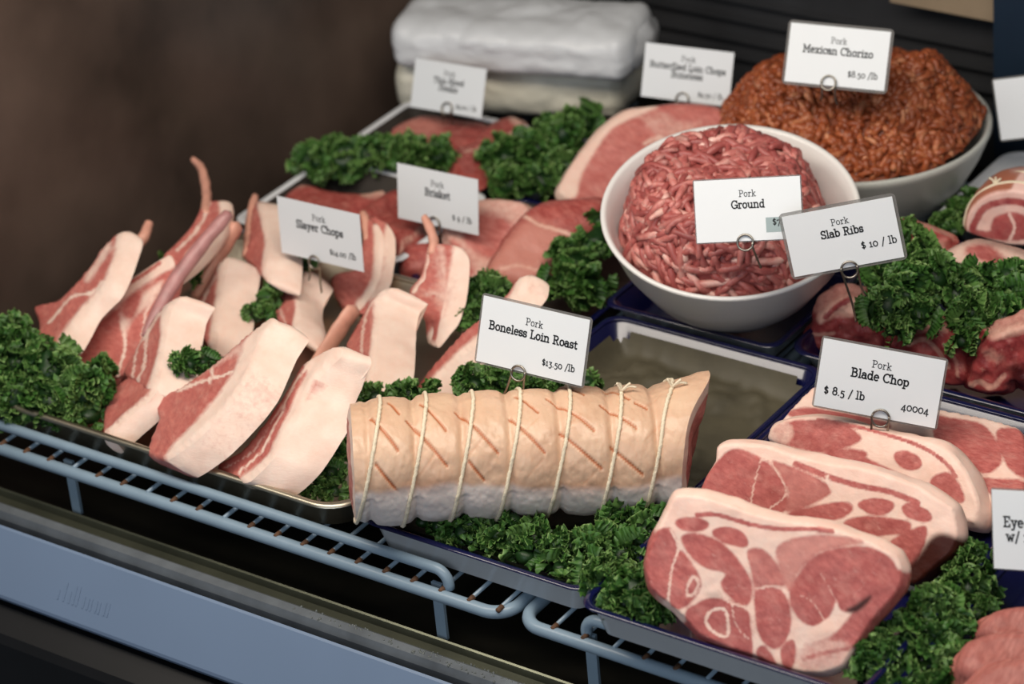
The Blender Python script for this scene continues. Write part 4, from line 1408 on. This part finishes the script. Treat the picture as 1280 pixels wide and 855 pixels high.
# brown skin on the outside of the roll, strings round it
P0p, np_ = np.array(pan['_P0']), np.array(pan['_n'])
Lr = scr(34, -34, 60)
for f, nm in ((0.22, 'string'), (0.62, 'string')):
    q = smooth_closed([(1206, 290), (1206, 274), (1212, 260), (1224, 248), (1240, 240), (1262, 237), (1288, 242), (1312, 262), (1318, 290), (1296, 308), (1260, 308), (1230, 300)], 6)
    cq = q.mean(0)
    q = cq + (q - cq) * 1.07
    V, F = tube_mesh(on_plane(q, P0p, np_) + Lr * f, 0.0014, 7, closed=True)
    s_ = mesh_obj(nm, V, F, M['string'], pan)
    if f < .5:
        kp = on_plane([(1238, 238)], P0p, np_)[0] + Lr * f
        mbk = MB()
        for e in (scr(-7, -9), scr(1, -10), scr(8, -8)):
            mbk.add(*tube_mesh(smooth_open([kp, kp + e * .5 + scr(1, -2), kp + e], 4), 0.0009, 6))
        mbk.build('knot', M['string'], s_)
SL = 'pink eye cuts at the bottom right'
M['eye'] = meat('eye_meat', srgb(150, 84, 78), srgb(190, 120, 110), srgb(216, 166, 152), srgb(232, 190, 172), srgb(120, 60, 52), 0.3, (4, 1, 1), 130)
for lab, ol, sd in (('upper pink eye cut at the bottom right, nearest the kale', [(1216, 792), (1224, 771), (1245, 757), (1278, 751), (1320, 758), (1350, 800), (1290, 812), (1240, 806)], 51),
                    ('middle pink eye cut at the bottom right with a crease on each side', [(1194, 838), (1196, 812), (1210, 795), (1236, 785), (1270, 783), (1330, 790), (1350, 850), (1290, 862), (1230, 858)], 52),
                    ('lowest pink eye cut in the bottom right corner of the case', [(1200, 890), (1208, 852), (1228, 830), (1262, 818), (1330, 812), (1350, 880), (1290, 920), (1230, 915)], 53)):
    cut('pork_eye', lab, 'meat', ol, scr(4, 14, 22), M['eye'], SL, seed=sd, puff=.012, edge=16, floor=0.0125, lift={51: .004, 52: .006, 53: .008}[sd])
tray('enamel_tray', 'navy and white edged tray holding the pink eye cuts at the lower right', 0.476, 0.60, -0.304, 0.027, 0.020, 0.005, M['enamel'], M['navy'], M['navy'], r=0.014, z=0.0085)
tray('enamel_tray', 'grey-white edged tray under the tied pancetta at the right edge', 0.212, 0.42, 0.262, 0.40, 0.020, 0.005, M['enamel'], M['enamel'], M['enamel'], r=0.02, z=0.006)

# ================================================================== paper parcels
def parcel(label, pa, pb, z0, w, h, mat, seed, squeeze, group='paper wrapped parcels'):
    A, B = un(*pa, z0), un(*pb, z0)
    ax = B - A
    L = np.linalg.norm(ax)
    ax /= L
    sd = np.cross(ZV, ax)
    nu, nv = 90, 64
    V = []
    for i in range(nu):
        u = i / (nu - 1)
        k = 1 - squeeze * (1 - min(1, min(u, 1 - u) / 0.06)) ** 2 * 0.35
        a = np.linspace(0, 2 * np.pi, nv, endpoint=False)
        e = 3.4
        c, s = np.cos(a), np.sin(a)
        r = 1 / (np.abs(c) ** e + np.abs(s) ** e) ** (1 / e)
        V.append(A + ax * (u * L) + np.outer(r * c * w / 2 * k, sd) + np.outer(r * s * h / 2 * k + h / 2, ZV))
    V = np.vstack(V)
    nn = V - (A + np.outer((V - A) @ ax, ax) + ZV * h / 2)
    nn /= np.linalg.norm(nn, axis=1)[:, None]
    g = np.abs(fbm(V * np.array([1, 1, 1.6]), 20, seed, 4))
    V = V + nn * ((0.0045 * (g - 0.5)) * np.clip((V[:, 2] - z0) / 0.012, 0.1, 1))[:, None]
    V[:, 2] = np.maximum(V[:, 2], z0)
    F = []
    for i in range(nu - 1):
        for k in range(nv):
            l = (k + 1) % nv
            F.append((i * nv + k, i * nv + l, (i + 1) * nv + l, (i + 1) * nv + k))
    n0 = len(V)
    V = np.vstack([V, V[:nv].mean(0) - ax * 0.003, V[-nv:].mean(0) + ax * 0.003])
    for k in range(nv):
        F.append((n0, (k + 1) % nv, k))
        F.append((n0 + 1, (nu - 1) * nv + k, (nu - 1) * nv + (k + 1) % nv))
    o = mesh_obj('paper_parcel', V, F, mat)
    tag(o, label, 'parcel', group)
    # end of the paper folded in to a point
    e0 = B + ZV * h * 0.5
    rim = [e0 - sd * (w * .40 * math.cos(q)) + ZV * (h * .36 * math.sin(q)) + ax * 0.001 for q in np.linspace(0, 2 * np.pi, 24, endpoint=False)]
    mid = [e0 + (p - e0) * 0.55 + ax * 0.007 for p in rim]
    Vf = np.array(rim + mid + [e0 + ax * 0.009])
    Vf = Vf + 0.003 * fbm(Vf, 60, seed, 3)[:, None] * ax
    Ff = [(i, (i + 1) % 24, 24 + (i + 1) % 24, 24 + i) for i in range(24)] + [(24 + i, 24 + (i + 1) % 24, 48) for i in range(24)]
    mesh_obj('folded_end', Vf, Ff, mat, o)
    return o


parcel('cream wrapped paper parcel at the back, under the white parcel', (512, 122), (792, 130), 0.0, 0.090, 0.052, M['cream_wrap'], 3, .6)
parcel('white wrapped paper parcel lying on top of the cream parcel', (508, 64), (806, 84), 0.052, 0.092, 0.046, M['wrap'], 7, 1.0)
lp, lq = on_y(1120, 8, YB - .02), on_y(1252, 22, YB - .02)
V, F = box_mesh((lp[0], YB - .030, lq[2]), (lq[0], YB - .0105, lq[2] + 0.03))
o = mesh_obj('trim_5', V, F, M['wood'], smooth=False)
tag(o, 'beige ledge high on the back panel', 'ledge', kind='structure')
pb_ = on_y(1256, 20, YB - .04)
V, F = box_mesh((pb_[0] - .0, YB - .06, -0.055), (pb_[0] + 0.2, YB - .031, 0.5))  # plain dark blue box closing the top right edge of the view
o = mesh_obj('trim_6', V, F, M['blue_dark'], smooth=False)
tag(o, 'dark blue upright post at the back right of the case', 'box', kind='structure')
# ================================================================== kale
def kale(label, blobs, dens=1.0, seed=0, size=1.0):
    """blobs: (px, py, height, radius in px).  One bunch = one mesh of frilled leaf edges."""
    rng = np.random.default_rng(seed)
    C, R = [], []
    for px, py, z, r in blobs:
        c = un(px, py, z)
        C.append(c)
        R.append(r * depth_of(c) / FPX)
    C, R = np.array(C), np.array(R)
    mb = MB()
    # dark leafy heart
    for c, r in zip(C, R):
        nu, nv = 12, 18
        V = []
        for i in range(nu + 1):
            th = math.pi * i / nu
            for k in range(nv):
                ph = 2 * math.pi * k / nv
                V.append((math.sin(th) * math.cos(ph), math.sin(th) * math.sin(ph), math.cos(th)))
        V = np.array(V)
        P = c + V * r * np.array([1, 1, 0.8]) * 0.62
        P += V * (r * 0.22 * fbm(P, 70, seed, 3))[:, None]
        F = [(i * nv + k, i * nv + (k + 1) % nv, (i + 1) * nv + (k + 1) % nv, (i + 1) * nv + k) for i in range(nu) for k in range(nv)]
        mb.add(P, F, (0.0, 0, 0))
    area_ = (R ** 2).sum()
    n = int(dens * area_ / 0.0135 ** 2 * 17 / size ** 2)
    w8 = R ** 2 / area_
    for _ in range(n):
        b = rng.choice(len(C), p=w8)
        v = rng.normal(size=3)
        v[2] = v[2] * 0.8 + 0.35
        v /= np.linalg.norm(v)
        p = C[b] + v * R[b] * np.array([1, 1, 0.85]) * rng.uniform(0.5, 0.86)
        # skip frills buried in a neighbouring blob
        dd = np.linalg.norm(C - p, axis=1) / R
        if (np.delete(dd, b) < 0.5).any():
            continue
        d = v + rng.normal(size=3) * 0.45
        d /= np.linalg.norm(d)
        t = np.cross(d, rng.normal(size=3))
        t /= np.linalg.norm(t)
        bt = np.cross(d, t)
        L = rng.uniform(0.014, 0.026) * size
        W = rng.uniform(0.006, 0.010) * size
        ns_, nw = 36, 5
        s = np.linspace(-0.5, 0.5, ns_)[:, None]
        w = np.linspace(0, 1, nw)[None, :]
        k = rng.uniform(-2.6, 2.6)
        base = p + (np.sin(s * k) / max(abs(k), .3) * np.sign(k) * L if True else 0)[..., None] * t + ((1 - np.cos(s * k)) / max(abs(k), .3) * L)[..., None] * bt
        fr = rng.uniform(4.5, 7.5)
        ph = rng.uniform(0, 6.28)
        ph2 = rng.uniform(0, 6.28)
        wave = np.sin(s * fr * 6.28 + ph + 0.9 * np.sin(s * 9 + ph2))
        wav2 = np.cos(s * fr * 1.9 * 6.28 + ph2)
        env = 1 - (np.abs(2 * s)) ** 3 * 0.6
        amp = 0.0026 * size
        P = base + (w * W * env)[..., None] * d + (amp * w ** 1.4 * wave)[..., None] * bt + (amp * 0.6 * w ** 2 * wav2)[..., None] * t + (amp * 0.7 * w ** 2 * np.cos(s * fr * 6.28 + ph))[..., None] * t
        P = P + (-(w ** 2) * W * 0.35 * rng.uniform(-1, 1))[..., None] * bt
        P = P.reshape(-1, 3)
        F = [(i * nw + j, i * nw + j + 1, (i + 1) * nw + j + 1, (i + 1) * nw + j) for i in range(ns_ - 1) for j in range(nw - 1)]
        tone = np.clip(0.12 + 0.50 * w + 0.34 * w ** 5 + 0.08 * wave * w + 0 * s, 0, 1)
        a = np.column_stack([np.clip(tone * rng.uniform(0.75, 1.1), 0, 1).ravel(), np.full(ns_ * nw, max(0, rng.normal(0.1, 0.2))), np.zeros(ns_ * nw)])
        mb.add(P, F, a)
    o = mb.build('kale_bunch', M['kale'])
    tag(o, label, 'kale', 'curly kale garnish')
    return o


kale('large curly kale bunch at the front left end of the steel pan', [(18, 452, .035, 44), (64, 462, .03, 42), (104, 490, .024, 34), (62, 508, .014, 38), (14, 496, .018, 42), (18, 418, .045, 24), (112, 520, .010, 22), (122, 468, .024, 20), (-40, 470, .03, 50)], seed=1)
kale('tiny kale sprig between the square fat block and the big front chop', [(236, 456, .046, 19), (254, 452, .046, 14)], seed=2, size=.7)
kale('thin strip of kale between two chop fat caps left of the middle chop', [(322, 392, .022, 16), (336, 374, .022, 16), (350, 352, .026, 14), (380, 332, .03, 12)], seed=3, size=.7)
kale('small dark kale tuft behind the grey-purple rib bone', [(214, 326, .03, 11), (240, 346, .03, 11), (228, 335, .03, 9)], seed=4, size=.7)
kale('small kale tuft in the steel pan corner left of the roast', [(395, 612, .006, 18), (412, 592, .010, 18), (424, 564, .014, 15), (430, 538, .016, 12), (418, 615, .004, 14)], seed=5, size=.8)
kale('low kale strip behind the left end of the tied roast', [(470, 500, .034, 20), (508, 496, .036, 20), (540, 496, .036, 16)], seed=6, size=.8)
kale('kale bunch behind the tied roast under its price card', [(592, 482, .036, 24), (626, 480, .036, 26), (668, 482, .036, 22), (702, 482, .034, 22), (734, 480, .032, 14)], seed=7, size=.85)
kale('long kale bunch in front of the tied roast beside the front blade chop', [(528, 652, 0.017, 12), (612, 684, 0.015, 16), (656, 696, 0.015, 18), (700, 710, 0.015, 19), (566, 670, 0.015, 12), (550, 656, 0.019, 17), (590, 652, 0.025, 18), (640, 652, 0.027, 20), (578, 664, 0.019, 20), (622, 668, 0.019, 25), (668, 674, 0.019, 28), (712, 686, 0.019, 30), (752, 690, 0.021, 36), (788, 700, 0.023, 38), (810, 660, 0.029, 30), (766, 726, 0.031, 34), (796, 738, 0.035, 34), (742, 716, 0.021, 24), (806, 764, 0.033, 20), (776, 752, 0.031, 20), (826, 776, 0.031, 12), (775, 652, 0.025, 26)], seed=8)
kale('dark kale tuft behind the roast price card near the upright chop', [(596, 372, .03, 22), (620, 366, .03, 20), (590, 396, .026, 18), (606, 350, .03, 12)], seed=9, size=.85)
kale('kale bunch against the left side of the white bowl', [(716, 330, .026, 36), (745, 300, .036, 26), (704, 352, .02, 28), (738, 360, .018, 30), (752, 276, .04, 15)], seed=10)
kale('long dark kale bunch in front of the rear tray at the left', [(396, 205, .028, 28), (430, 198, .030, 30), (470, 196, .030, 30), (510, 196, .030, 28), (546, 196, .028, 24)], seed=11)
kale('tall dark kale bunch between the rear steaks and the large loin chop', [(632, 200, .026, 34), (668, 188, .03, 34), (702, 172, .036, 32), (728, 152, .042, 26), (640, 226, .02, 28), (680, 224, .02, 28), (706, 206, .028, 24)], seed=12)
kale('curly kale bunch on the ribs right beneath the rib price card', [(1112, 340, 0.070, 32), (1142, 318, 0.074, 32), (1136, 364, 0.068, 36), (1108, 386, 0.064, 34), (1148, 396, 0.058, 28), (1166, 344, 0.070, 30), (1118, 412, 0.054, 18), (1130, 292, 0.074, 15)], seed=13)
kale('wide grey-green kale bunch on the ribs at the right edge', [(1196, 366, .054, 30), (1226, 350, .056, 28), (1256, 356, .054, 34), (1216, 392, .048, 32), (1250, 396, .046, 30), (1204, 424, .040, 20), (1282, 372, .05, 34), (1222, 428, .036, 16)], seed=14)
kale('bright kale bunch at the bottom right between blade chops and eye cuts', [(1098, 828, 0.026, 34), (1134, 800, 0.030, 38), (1170, 768, 0.030, 38), (1206, 736, 0.028, 34), (1232, 706, 0.026, 28), (1166, 828, 0.022, 40), (1124, 850, 0.020, 34), (1204, 700, 0.032, 22), (1190, 800, 0.024, 34), (1170, 868, 0.016, 36), (1216, 768, 0.022, 22)], seed=15)
kale('dark kale tuft left of the tied pancetta roll', [(1184, 280, .03, 16), (1200, 264, .03, 17), (1214, 252, .03, 10), (1194, 290, .03, 12)], seed=16, size=.8)

# ================================================================== price cards
def arc(cx, cy, rx, ry, a0, a1, n=12):
    a = np.radians(np.linspace(a0, a1, n))
    return [(cx + rx * math.cos(t), cy + ry * math.sin(t)) for t in a]


X = .66
GL = {
    'P': (.72, [[(.16, 0), (.16, 1)], [(.02, 0), (.32, 0)], [(.02, 1), (.36, 1)] + arc(.38, .74, .26, .26, 90, -90) + [(.16, .48)]]),
    'B': (.78, [[(.16, 0), (.16, 1)], [(.02, 1), (.36, 1)] + arc(.38, .77, .22, .23, 90, -90) + [(.16, .54)], [(.38, .54)] + arc(.40, .27, .27, .27, 90, -90) + [(.02, 0)]]),
    'R': (.82, [[(.16, 0), (.16, 1)], [(.02, 0), (.32, 0)], [(.02, 1), (.36, 1)] + arc(.38, .75, .25, .25, 90, -90) + [(.16, .5)], [(.40, .5), (.66, 0)], [(.58, 0), (.80, 0)]]),
    'L': (.66, [[(.16, 0), (.16, 1)], [(.02, 1), (.32, 1)], [(.02, 0), (.60, 0), (.60, .24)]]),
    'S': (.64, [arc(.32, .75, .24, .25, 30, 270) + arc(.32, .25, .26, .25, 90, -150), [(.55, .78), (.55, .98)], [(.06, .02), (.06, .24)]]),
    'C': (.80, [arc(.44, .5, .38, .5, 45, 315, 18), [(.74, .72), (.74, .98)]]),
    'G': (.84, [arc(.44, .5, .38, .5, 45, 345, 18), [(.74, .72), (.74, .98)], [(.52, .42), (.86, .42)], [(.78, .42), (.78, .08)]]),
    'M': (1.02, [[(.16, 0), (.16, 1), (.5, .3), (.84, 1), (.84, 0)], [(.02, 0), (.30, 0)], [(.70, 0), (.98, 0)], [(.02, 1), (.18, 1)], [(.82, 1), (.98, 1)]]),
    'T': (.80, [[(.38, 0), (.38, 1)], [(.22, 0), (.54, 0)], [(.04, .76), (.04, 1), (.72, 1), (.72, .76)]]),
    'E': (.72, [[(.16, 0), (.16, 1)], [(.62, .78), (.62, 1), (.02, 1)], [(.16, .52), (.46, .52)], [(.02, 0), (.64, 0), (.64, .24)]]),
    'a': (.60, [arc(.24, .20, .20, .20, 0, 360, 16), arc(.25, .44, .21, .22, 150, 0) + [(.46, .44), (.46, 0), (.57, 0)]]),
    'b': (.66, [[(.0, 1), (.13, 1), (.13, 0)], arc(.35, .33, .23, .33, 0, 360, 18)]),
    'c': (.56, [arc(.30, .33, .25, .33, 50, 315, 14), [(.50, .44), (.50, .64)]]),
    'd': (.68, [[(.40, 1), (.52, 1), (.52, 0), (.64, 0)], arc(.29, .33, .23, .33, 0, 360, 18)]),
    'e': (.58, [[(.07, .36), (.52, .36)] + arc(.29, .33, .24, .33, 5, 310, 16)]),
    'f': (.46, [[(.20, 0), (.20, .75)] + arc(.36, .80, .16, .2, 180, 50, 8), [(.04, .64), (.40, .64)], [(.06, 0), (.36, 0)]]),
    'h': (.74, [[(.02, 1), (.15, 1), (.15, 0)], [(.02, 0), (.28, 0)], [(.15, .40)] + arc(.36, .42, .21, .24, 170, 0) + [(.57, 0)], [(.45, 0), (.70, 0)]]),
    'i': (.34, [[(.04, .64), (.17, .64), (.17, 0)], [(.03, 0), (.31, 0)], [(.15, .90), (.19, .90)]]),
    'k': (.68, [[(.02, 1), (.15, 1), (.15, 0)], [(.02, 0), (.28, 0)], [(.15, .26), (.50, .64)], [(.28, .40), (.54, 0)], [(.40, .64), (.60, .64)], [(.46, 0), (.66, 0)]]),
    'l': (.34, [[(.04, 1), (.17, 1), (.17, 0)], [(.03, 0), (.31, 0)]]),
    'n': (.74, [[(.02, .64), (.15, .64), (.15, 0)], [(.02, 0), (.28, 0)], [(.15, .40)] + arc(.36, .42, .21, .24, 170, 0) + [(.57, 0)], [(.45, 0), (.70, 0)]]),
    'o': (.62, [arc(.31, .33, .25, .33, 0, 360, 20)]),
    'p': (.68, [[(.02, .64), (.14, .64), (.14, -.30)], [(.02, -.30), (.28, -.30)], arc(.36, .33, .23, .33, 0, 360, 18)]),
    'r': (.54, [[(.04, .64), (.17, .64), (.17, 0)], [(.04, 0), (.34, 0)], [(.17, .38)] + arc(.36, .40, .18, .25, 160, 40, 8)]),
    's': (.50, [arc(.24, .49, .17, .16, 30, 270) + arc(.25, .165, .19, .165, 90, -150), [(.41, .50), (.41, .65)], [(.06, .02), (.06, .17)]]),
    't': (.44, [[(.18, .88), (.18, .16)] + arc(.30, .16, .12, .16, 180, 320, 8), [(.04, .64), (.38, .64)]]),
    'u': (.72, [[(.02, .64), (.14, .64), (.14, .24)] + arc(.33, .24, .19, .24, 180, 330, 8) + [(.55, .2)], [(.42, .64), (.55, .64), (.55, 0), (.68, 0)]]),
    'w': (.92, [[(.12, .64), (.28, 0), (.45, .5), (.62, 0), (.78, .64)], [(.02, .64), (.24, .64)], [(.66, .64), (.88, .64)]]),
    'x': (.66, [[(.12, .64), (.52, 0)], [(.52, .64), (.12, 0)], [(.02, .64), (.22, .64)], [(.42, .64), (.62, .64)], [(.02, 0), (.22, 0)], [(.42, 0), (.62, 0)]]),
    'y': (.66, [[(.12, .64), (.32, .02)], [(.54, .64), (.28, -.22), (.16, -.30), (.06, -.28)], [(.02, .64), (.24, .64)], [(.42, .64), (.64, .64)]]),
    'z': (.56, [[(.06, .48), (.06, .64), (.46, .64), (.06, 0), (.48, 0), (.48, .16)]]),
    '0': (.64, [arc(.32, .33, .26, .34, 0, 360, 20)]),
    '1': (.40, [[(.06, .54), (.2, .66), (.2, 0)], [(.04, 0), (.36, 0)]]),
    '3': (.54, [[(.06, .64), (.44, .64), (.24, .32)] + arc(.24, .04, .22, .28, 90, -130)]),
    '4': (.60, [[(.40, -.24), (.40, .64), (.04, .02), (.56, .02)]]),
    '5': (.54, [[(.44, .64), (.14, .64), (.11, .34)] + arc(.24, .08, .22, .28, 110, -130)]),
    '6': (.60, [arc(.30, .28, .23, .28, 0, 360, 18), [(.08, .34), (.14, .66), (.40, .95)]]),
    '7': (.52, [[(.04, .52), (.04, .64), (.48, .64), (.20, -.24)]]),
    '8': (.60, [arc(.30, .72, .19, .22, 0, 360, 16), arc(.30, .25, .24, .26, 0, 360, 18)]),
    '9': (.58, [arc(.28, .36, .22, .29, 0, 360, 18), [(.50, .36), (.44, 0), (.20, -.24)]]),
    '$': (.56, [arc(.27, .60, .18, .19, 30, 270) + arc(.28, .22, .20, .19, 90, -150), [(.27, .92), (.27, -.10)]]),
    '.': (.26, [[(.10, .02), (.15, .02)]]),
    '/': (.44, [[(.04, -.18), (.40, 1.0)]]),
    ' ': (.36, []),
}


def text_quads(txt, size, wt, track=0.06):
    """returns quads in (right, up) units with the advance width"""
    x = 0.0
    Q = []
    for ch in txt:
        adv, st = GL[ch]
        for pl in st:
            pl = np.array(pl, float)
            for a, b in zip(pl[:-1], pl[1:]):
                d = b - a
                l = np.hypot(*d)
                if l < 1e-6:
                    continue
                d /= l
                nrm = np.array([-d[1], d[0]]) * wt / 2
                e = d * wt * 0.38
                Q.append([np.array([x, 0]) + p for p in (a - e - nrm, b + e - nrm, b + e + nrm, a - e + nrm)])
        x += adv + track
    x -= track
    return [[p * size for p in q] for q in Q], x * size


def card(label, TL, TR, BL, t, lines, ring=None, legs=(), aspect=1.72, sleeve=0.035, sticker=None):
    """rectangle whose photo corners are TL, TR, BL at depth t; lines: (text, align, x, baseline y, size, weight) as fractions"""
    a = np.array(TR, float) - TL
    b = np.array(BL, float) - TL
    best = None
    for q in np.linspace(-1.2, 1.2, 481) * np.hypot(*b):
        if q < 0.0:
            continue
        if abs(q) < 1e-6:
            q = 1e-6
        p = -(a @ b) / q
        for rr in (aspect,):
            e = abs(math.sqrt(a @ a + p * p) / math.sqrt(b @ b + q * q) - rr)
            if best is None or e < best[0]:
                best = (e, p, q)
    _, p, q = best
    k = t / FPX
    A = (a[0] * RI - a[1] * UP + p * FW) * k
    Bv = (b[0] * RI - b[1] * UP + q * FW) * k
    cpx = (np.array(TR, float) + BL) / 2
    ctr = at_depth([cpx], t)[0]
    O = ctr - A / 2 - Bv / 2
    W, H = np.linalg.norm(A), np.linalg.norm(Bv)
    u = A / W
    v = Bv - u * (Bv @ u)
    v /= np.linalg.norm(v)
    n = np.cross(v, u)
    if n @ FW > 0:
        n = -n
    org = ctr + v * H * 0.5
    root = empty('price_card', org)
    root['_org'] = [float(z) for z in org]
    tag(root, label, 'price card', 'pork price cards on wire clips')
    P = lambda x, y, z=0.0: O + u * (x * W) + v * (y * H) + n * z
    # paper insert with its printing
    mb = MB()
    V = [P(0, 0, 0), P(1, 0, 0), P(1, 1, 0), P(0, 1, 0)]
    V += [w_ - n * 0.0004 for w_ in V]
    bx = [(0, 1, 2, 3), (7, 6, 5, 4), (0, 4, 5, 1), (1, 5, 6, 2), (2, 6, 7, 3), (3, 7, 4, 0)]
    if np.cross(V[1] - V[0], V[2] - V[1]) @ n < 0:
        bx = [f[::-1] for f in bx]
    mb.add(V, bx, None, 0)
    if sticker:
        x0, y0, x1, y1 = sticker
        mb.add([P(x0, y0, .00008), P(x1, y0, .00008), P(x1, y1, .00008), P(x0, y1, .00008)], [(0, 3, 2, 1)], None, 2)
    for txt, al, x, y, sz, wt in lines:
        Qs, wd = text_quads(txt, sz * H, wt)
        x0 = x * W - (wd / 2 if al == 'c' else wd if al == 'r' else 0)
        VV, FF = [], []
        for qd in Qs:
            i0 = len(VV)
            VV += [O + u * (x0 + pt[0]) + v * (y * H - pt[1]) + n * 0.00018 for pt in qd]
            FF.append((i0, i0 + 1, i0 + 2, i0 + 3))
        if FF:
            f0 = FF[0]
            if np.cross(VV[1] - VV[0], VV[2] - VV[1]) @ n < 0:
                FF = [f[::-1] for f in FF]
            mb.add(VV, FF, None, 1)
    mb.build('paper_insert', [M['card'], M['ink'], M['sticker']], root, smooth=False)
    # laminate sleeve behind and around the paper
    if sleeve:
        s = sleeve * H
        loop = rr_loop(-s, W + s, -s, H + s, s * 1.6, 5)
        L1 = [O + u * x + v * y - n * 0.0007 for x, y in loop]
        L2 = [w_ - n * 0.0005 for w_ in L1]
        N_ = len(L1)
        F = [tuple(range(N_)), tuple(range(N_, 2 * N_))[::-1]] + [(i, N_ + i, N_ + (i + 1) % N_, (i + 1) % N_) for i in range(N_)]
        mesh_obj('laminate_sleeve', np.array(L1 + L2), F, M['film'], root, smooth=False)
    if ring:
        rp = np.array(ring[:2], float)
        rr_ = ring[2] * k
        rc = on_plane([rp], O, n)[0] + n * 0.0015
        th = np.radians(np.linspace(-60, 240, 24))
        ringp = [rc + u * rr_ * math.cos(x) - v * rr_ * math.sin(x) for x in th]
        ringp = [r_ + n * 0.0018 * (i / 23 - .5) for i, r_ in enumerate(ringp)]
        path = ringp
        low = rc + v * rr_
        ends = []
        for lx, ly in legs:
            ends.append(on_plane([(lx, ly)], O - n * 0.004, n)[0])
        if len(ends) == 2:
            l, r_ = sorted(ends, key=lambda e: e @ u)
            path = [l, l * .6 + ringp[-1] * .4] + [rc - u * rr_ * .96 + v * rr_ * .25] + [rc + u * rr_ * math.cos(x) - v * rr_ * math.sin(x) for x in np.radians(np.linspace(180, 0, 16))] + [rc + u * rr_ * .96 + v * rr_ * .25] + [r_ * .6 + ringp[0] * .4, r_]
            V, F = tube_mesh(smooth_open(path, 4), 0.0008, 8)
            w_ = mesh_obj('wire_clip', V, F, M['wire'], root)
            V, F = tube_mesh([rc + u * rr_ * math.cos(x) - v * rr_ * math.sin(x) + n * 0.0006 for x in np.radians(np.linspace(160, 380, 18))], 0.0008, 8)
            mesh_obj('clip_loop', V, F, M['wire'], w_)
        else:
            V, F = tube_mesh([rc + u * rr_ * math.cos(x) - v * rr_ * math.sin(x) for x in np.linspace(0, 2 * np.pi, 28, endpoint=False)], 0.0008, 8, closed=True)
            w_ = mesh_obj('wire_clip', V, F, M['wire'], root)
            if ends:
                V, F = tube_mesh(smooth_open([rc + u * rr_ * .9, rc + u * rr_ * .95 + v * rr_ * .8, ends[0]], 6), 0.0008, 8)
                mesh_obj('clip_leg', V, F, M['wire'], w_)
    return root


def std(title, price, tsz=.12, psz=.1, two=None, ty=.47, pk=.285, pr=.92, py=.82):
    L = [('Pork', 'c', .5, pk, .1, .11), (title, 'c', .5, ty, tsz * .9, .17)]
    if two:
        L.append((two, 'c', .5, ty + .15, tsz, .15))
    if price:
        L.append((price, 'r', pr, py, psz, .14))
    return L


tz = lambda px, py, z: depth_of(un(px, py, z))
card('boneless loin roast price card clipped above the tied roast', (604.7, 369), (736.6, 400.5), (594.6, 451), tz(640, 494, .098), std('Boneless Loin Roast', '$13.50 /lb', .135), (649, 466, 9.5), [(627, 496), (655, 500)])
tb = depth_of(on_plane([(1098, 556)], np.array(b3['_P0']), np.array(b3['_n']))[0]) - 0.004
card('blade chop price card with a product number, clipped to the third blade chop', (1030, 422.6), (1178.4, 451), (1020, 507), tb, std('Blade Chop', None, .135) + [('$ 8.5 / lb', 'l', .065, .79, .115, .15), ('40004', 'r', .93, .82, .115, .13)], (1101, 522, 11), [(1085, 557), (1112, 562)], sleeve=.03)
card('slab ribs price card tilted over the kale on the ribs', (977, 271.5), (1111.8, 246.8), (995.7, 345.8), tz(1063, 378, .114), std('Slab Ribs', '$ 10 / lb', .135, .12, pr=.965, py=.74), (1062, 336, 10.5), [(1070, 402), (1082, 370)], sleeve=.05)
card('ground pork price card stuck into the mince in the white bowl', (867.7, 226), (998, 220.7), (872.4, 303.4), tz(951, 335, .124), std('Ground', '$7.50', .135, .11, pr=.90, py=.76), (932, 303, 10), [(951, 335)], sticker=(.66, .64, .92, .88), sleeve=.02)
card('mexican chorizo price card standing in the heaped orange mince', (990.6, 26.4), (1111.5, 41.9), (982.2, 99.7), tz(1040, 128, .135), std('Mexican Chorizo', '$8.50 /lb', .135, .105), (1036, 104, 9), [(1026, 126), (1047, 131)], sleeve=.05)
card('slayer chops price card standing among the thick rib chops', (344.2, 243.9), (451.7, 270.5), (348.4, 314), tz(402, 365, .035), std('Slayer Chops', '$14.00 /lb', .14), (394.7, 327, 8.5), [(386, 350), (402, 366)], sleeve=0)
card('brisket price card above the brisket strips', (495.5, 202.3), (597.9, 227), (496, 270.3), tz(544, 300, .03), std('Brisket', '$ 9 / lb', .14), (544, 279, 8.5), [(536, 292), (552, 296)], sleeve=0)
card('butterflied loin chops price card leaning over the large loin chop', (808, 51.6), (916, 68.3), (802, 118), tz(853, 150, .05), std('Butterflied Loin Chops', '$9.50 / lb', .12, .09, 'Boneless', .43, .27, py=.88), (853.7, 124, 8), [(846, 138), (860, 141)], sleeve=0)
card('rear left price card with two blurred lines over the sliced steaks', (519, 70.5), (608.7, 89.2), (512, 131), tz(560, 165, .03), std('Thin Sliced', '$9.00 / lb', .12, .09, 'Steaks', .42, .26, py=.88), (560, 136, 7.5), [(554, 152), (567, 155)], sleeve=0)
card('blank price card cut off by the right edge at the top', (1244.6, 98.9), (1364, 88), (1257, 173), tz(1290, 200, .06), [('Pork', 'c', .6, .3, .105, .11)], None, sleeve=.03)
card('eye cut price card at the right edge above the bottom right kale', (1245.3, 613.5), (1395, 618), (1250.7, 714), tz(1300, 760, .05), [('Eye of Round', 'l', .085, .46, .125, .17), ('w/ fat', 'l', .10, .64, .125, .17)], (1330, 715, 10), [(1318, 745), (1340, 746)], sleeve=.02)

for _o in bpy.data.objects:
    for _k in ('_org', '_P0', '_n'):
        if _k in _o.keys():
            del _o[_k]
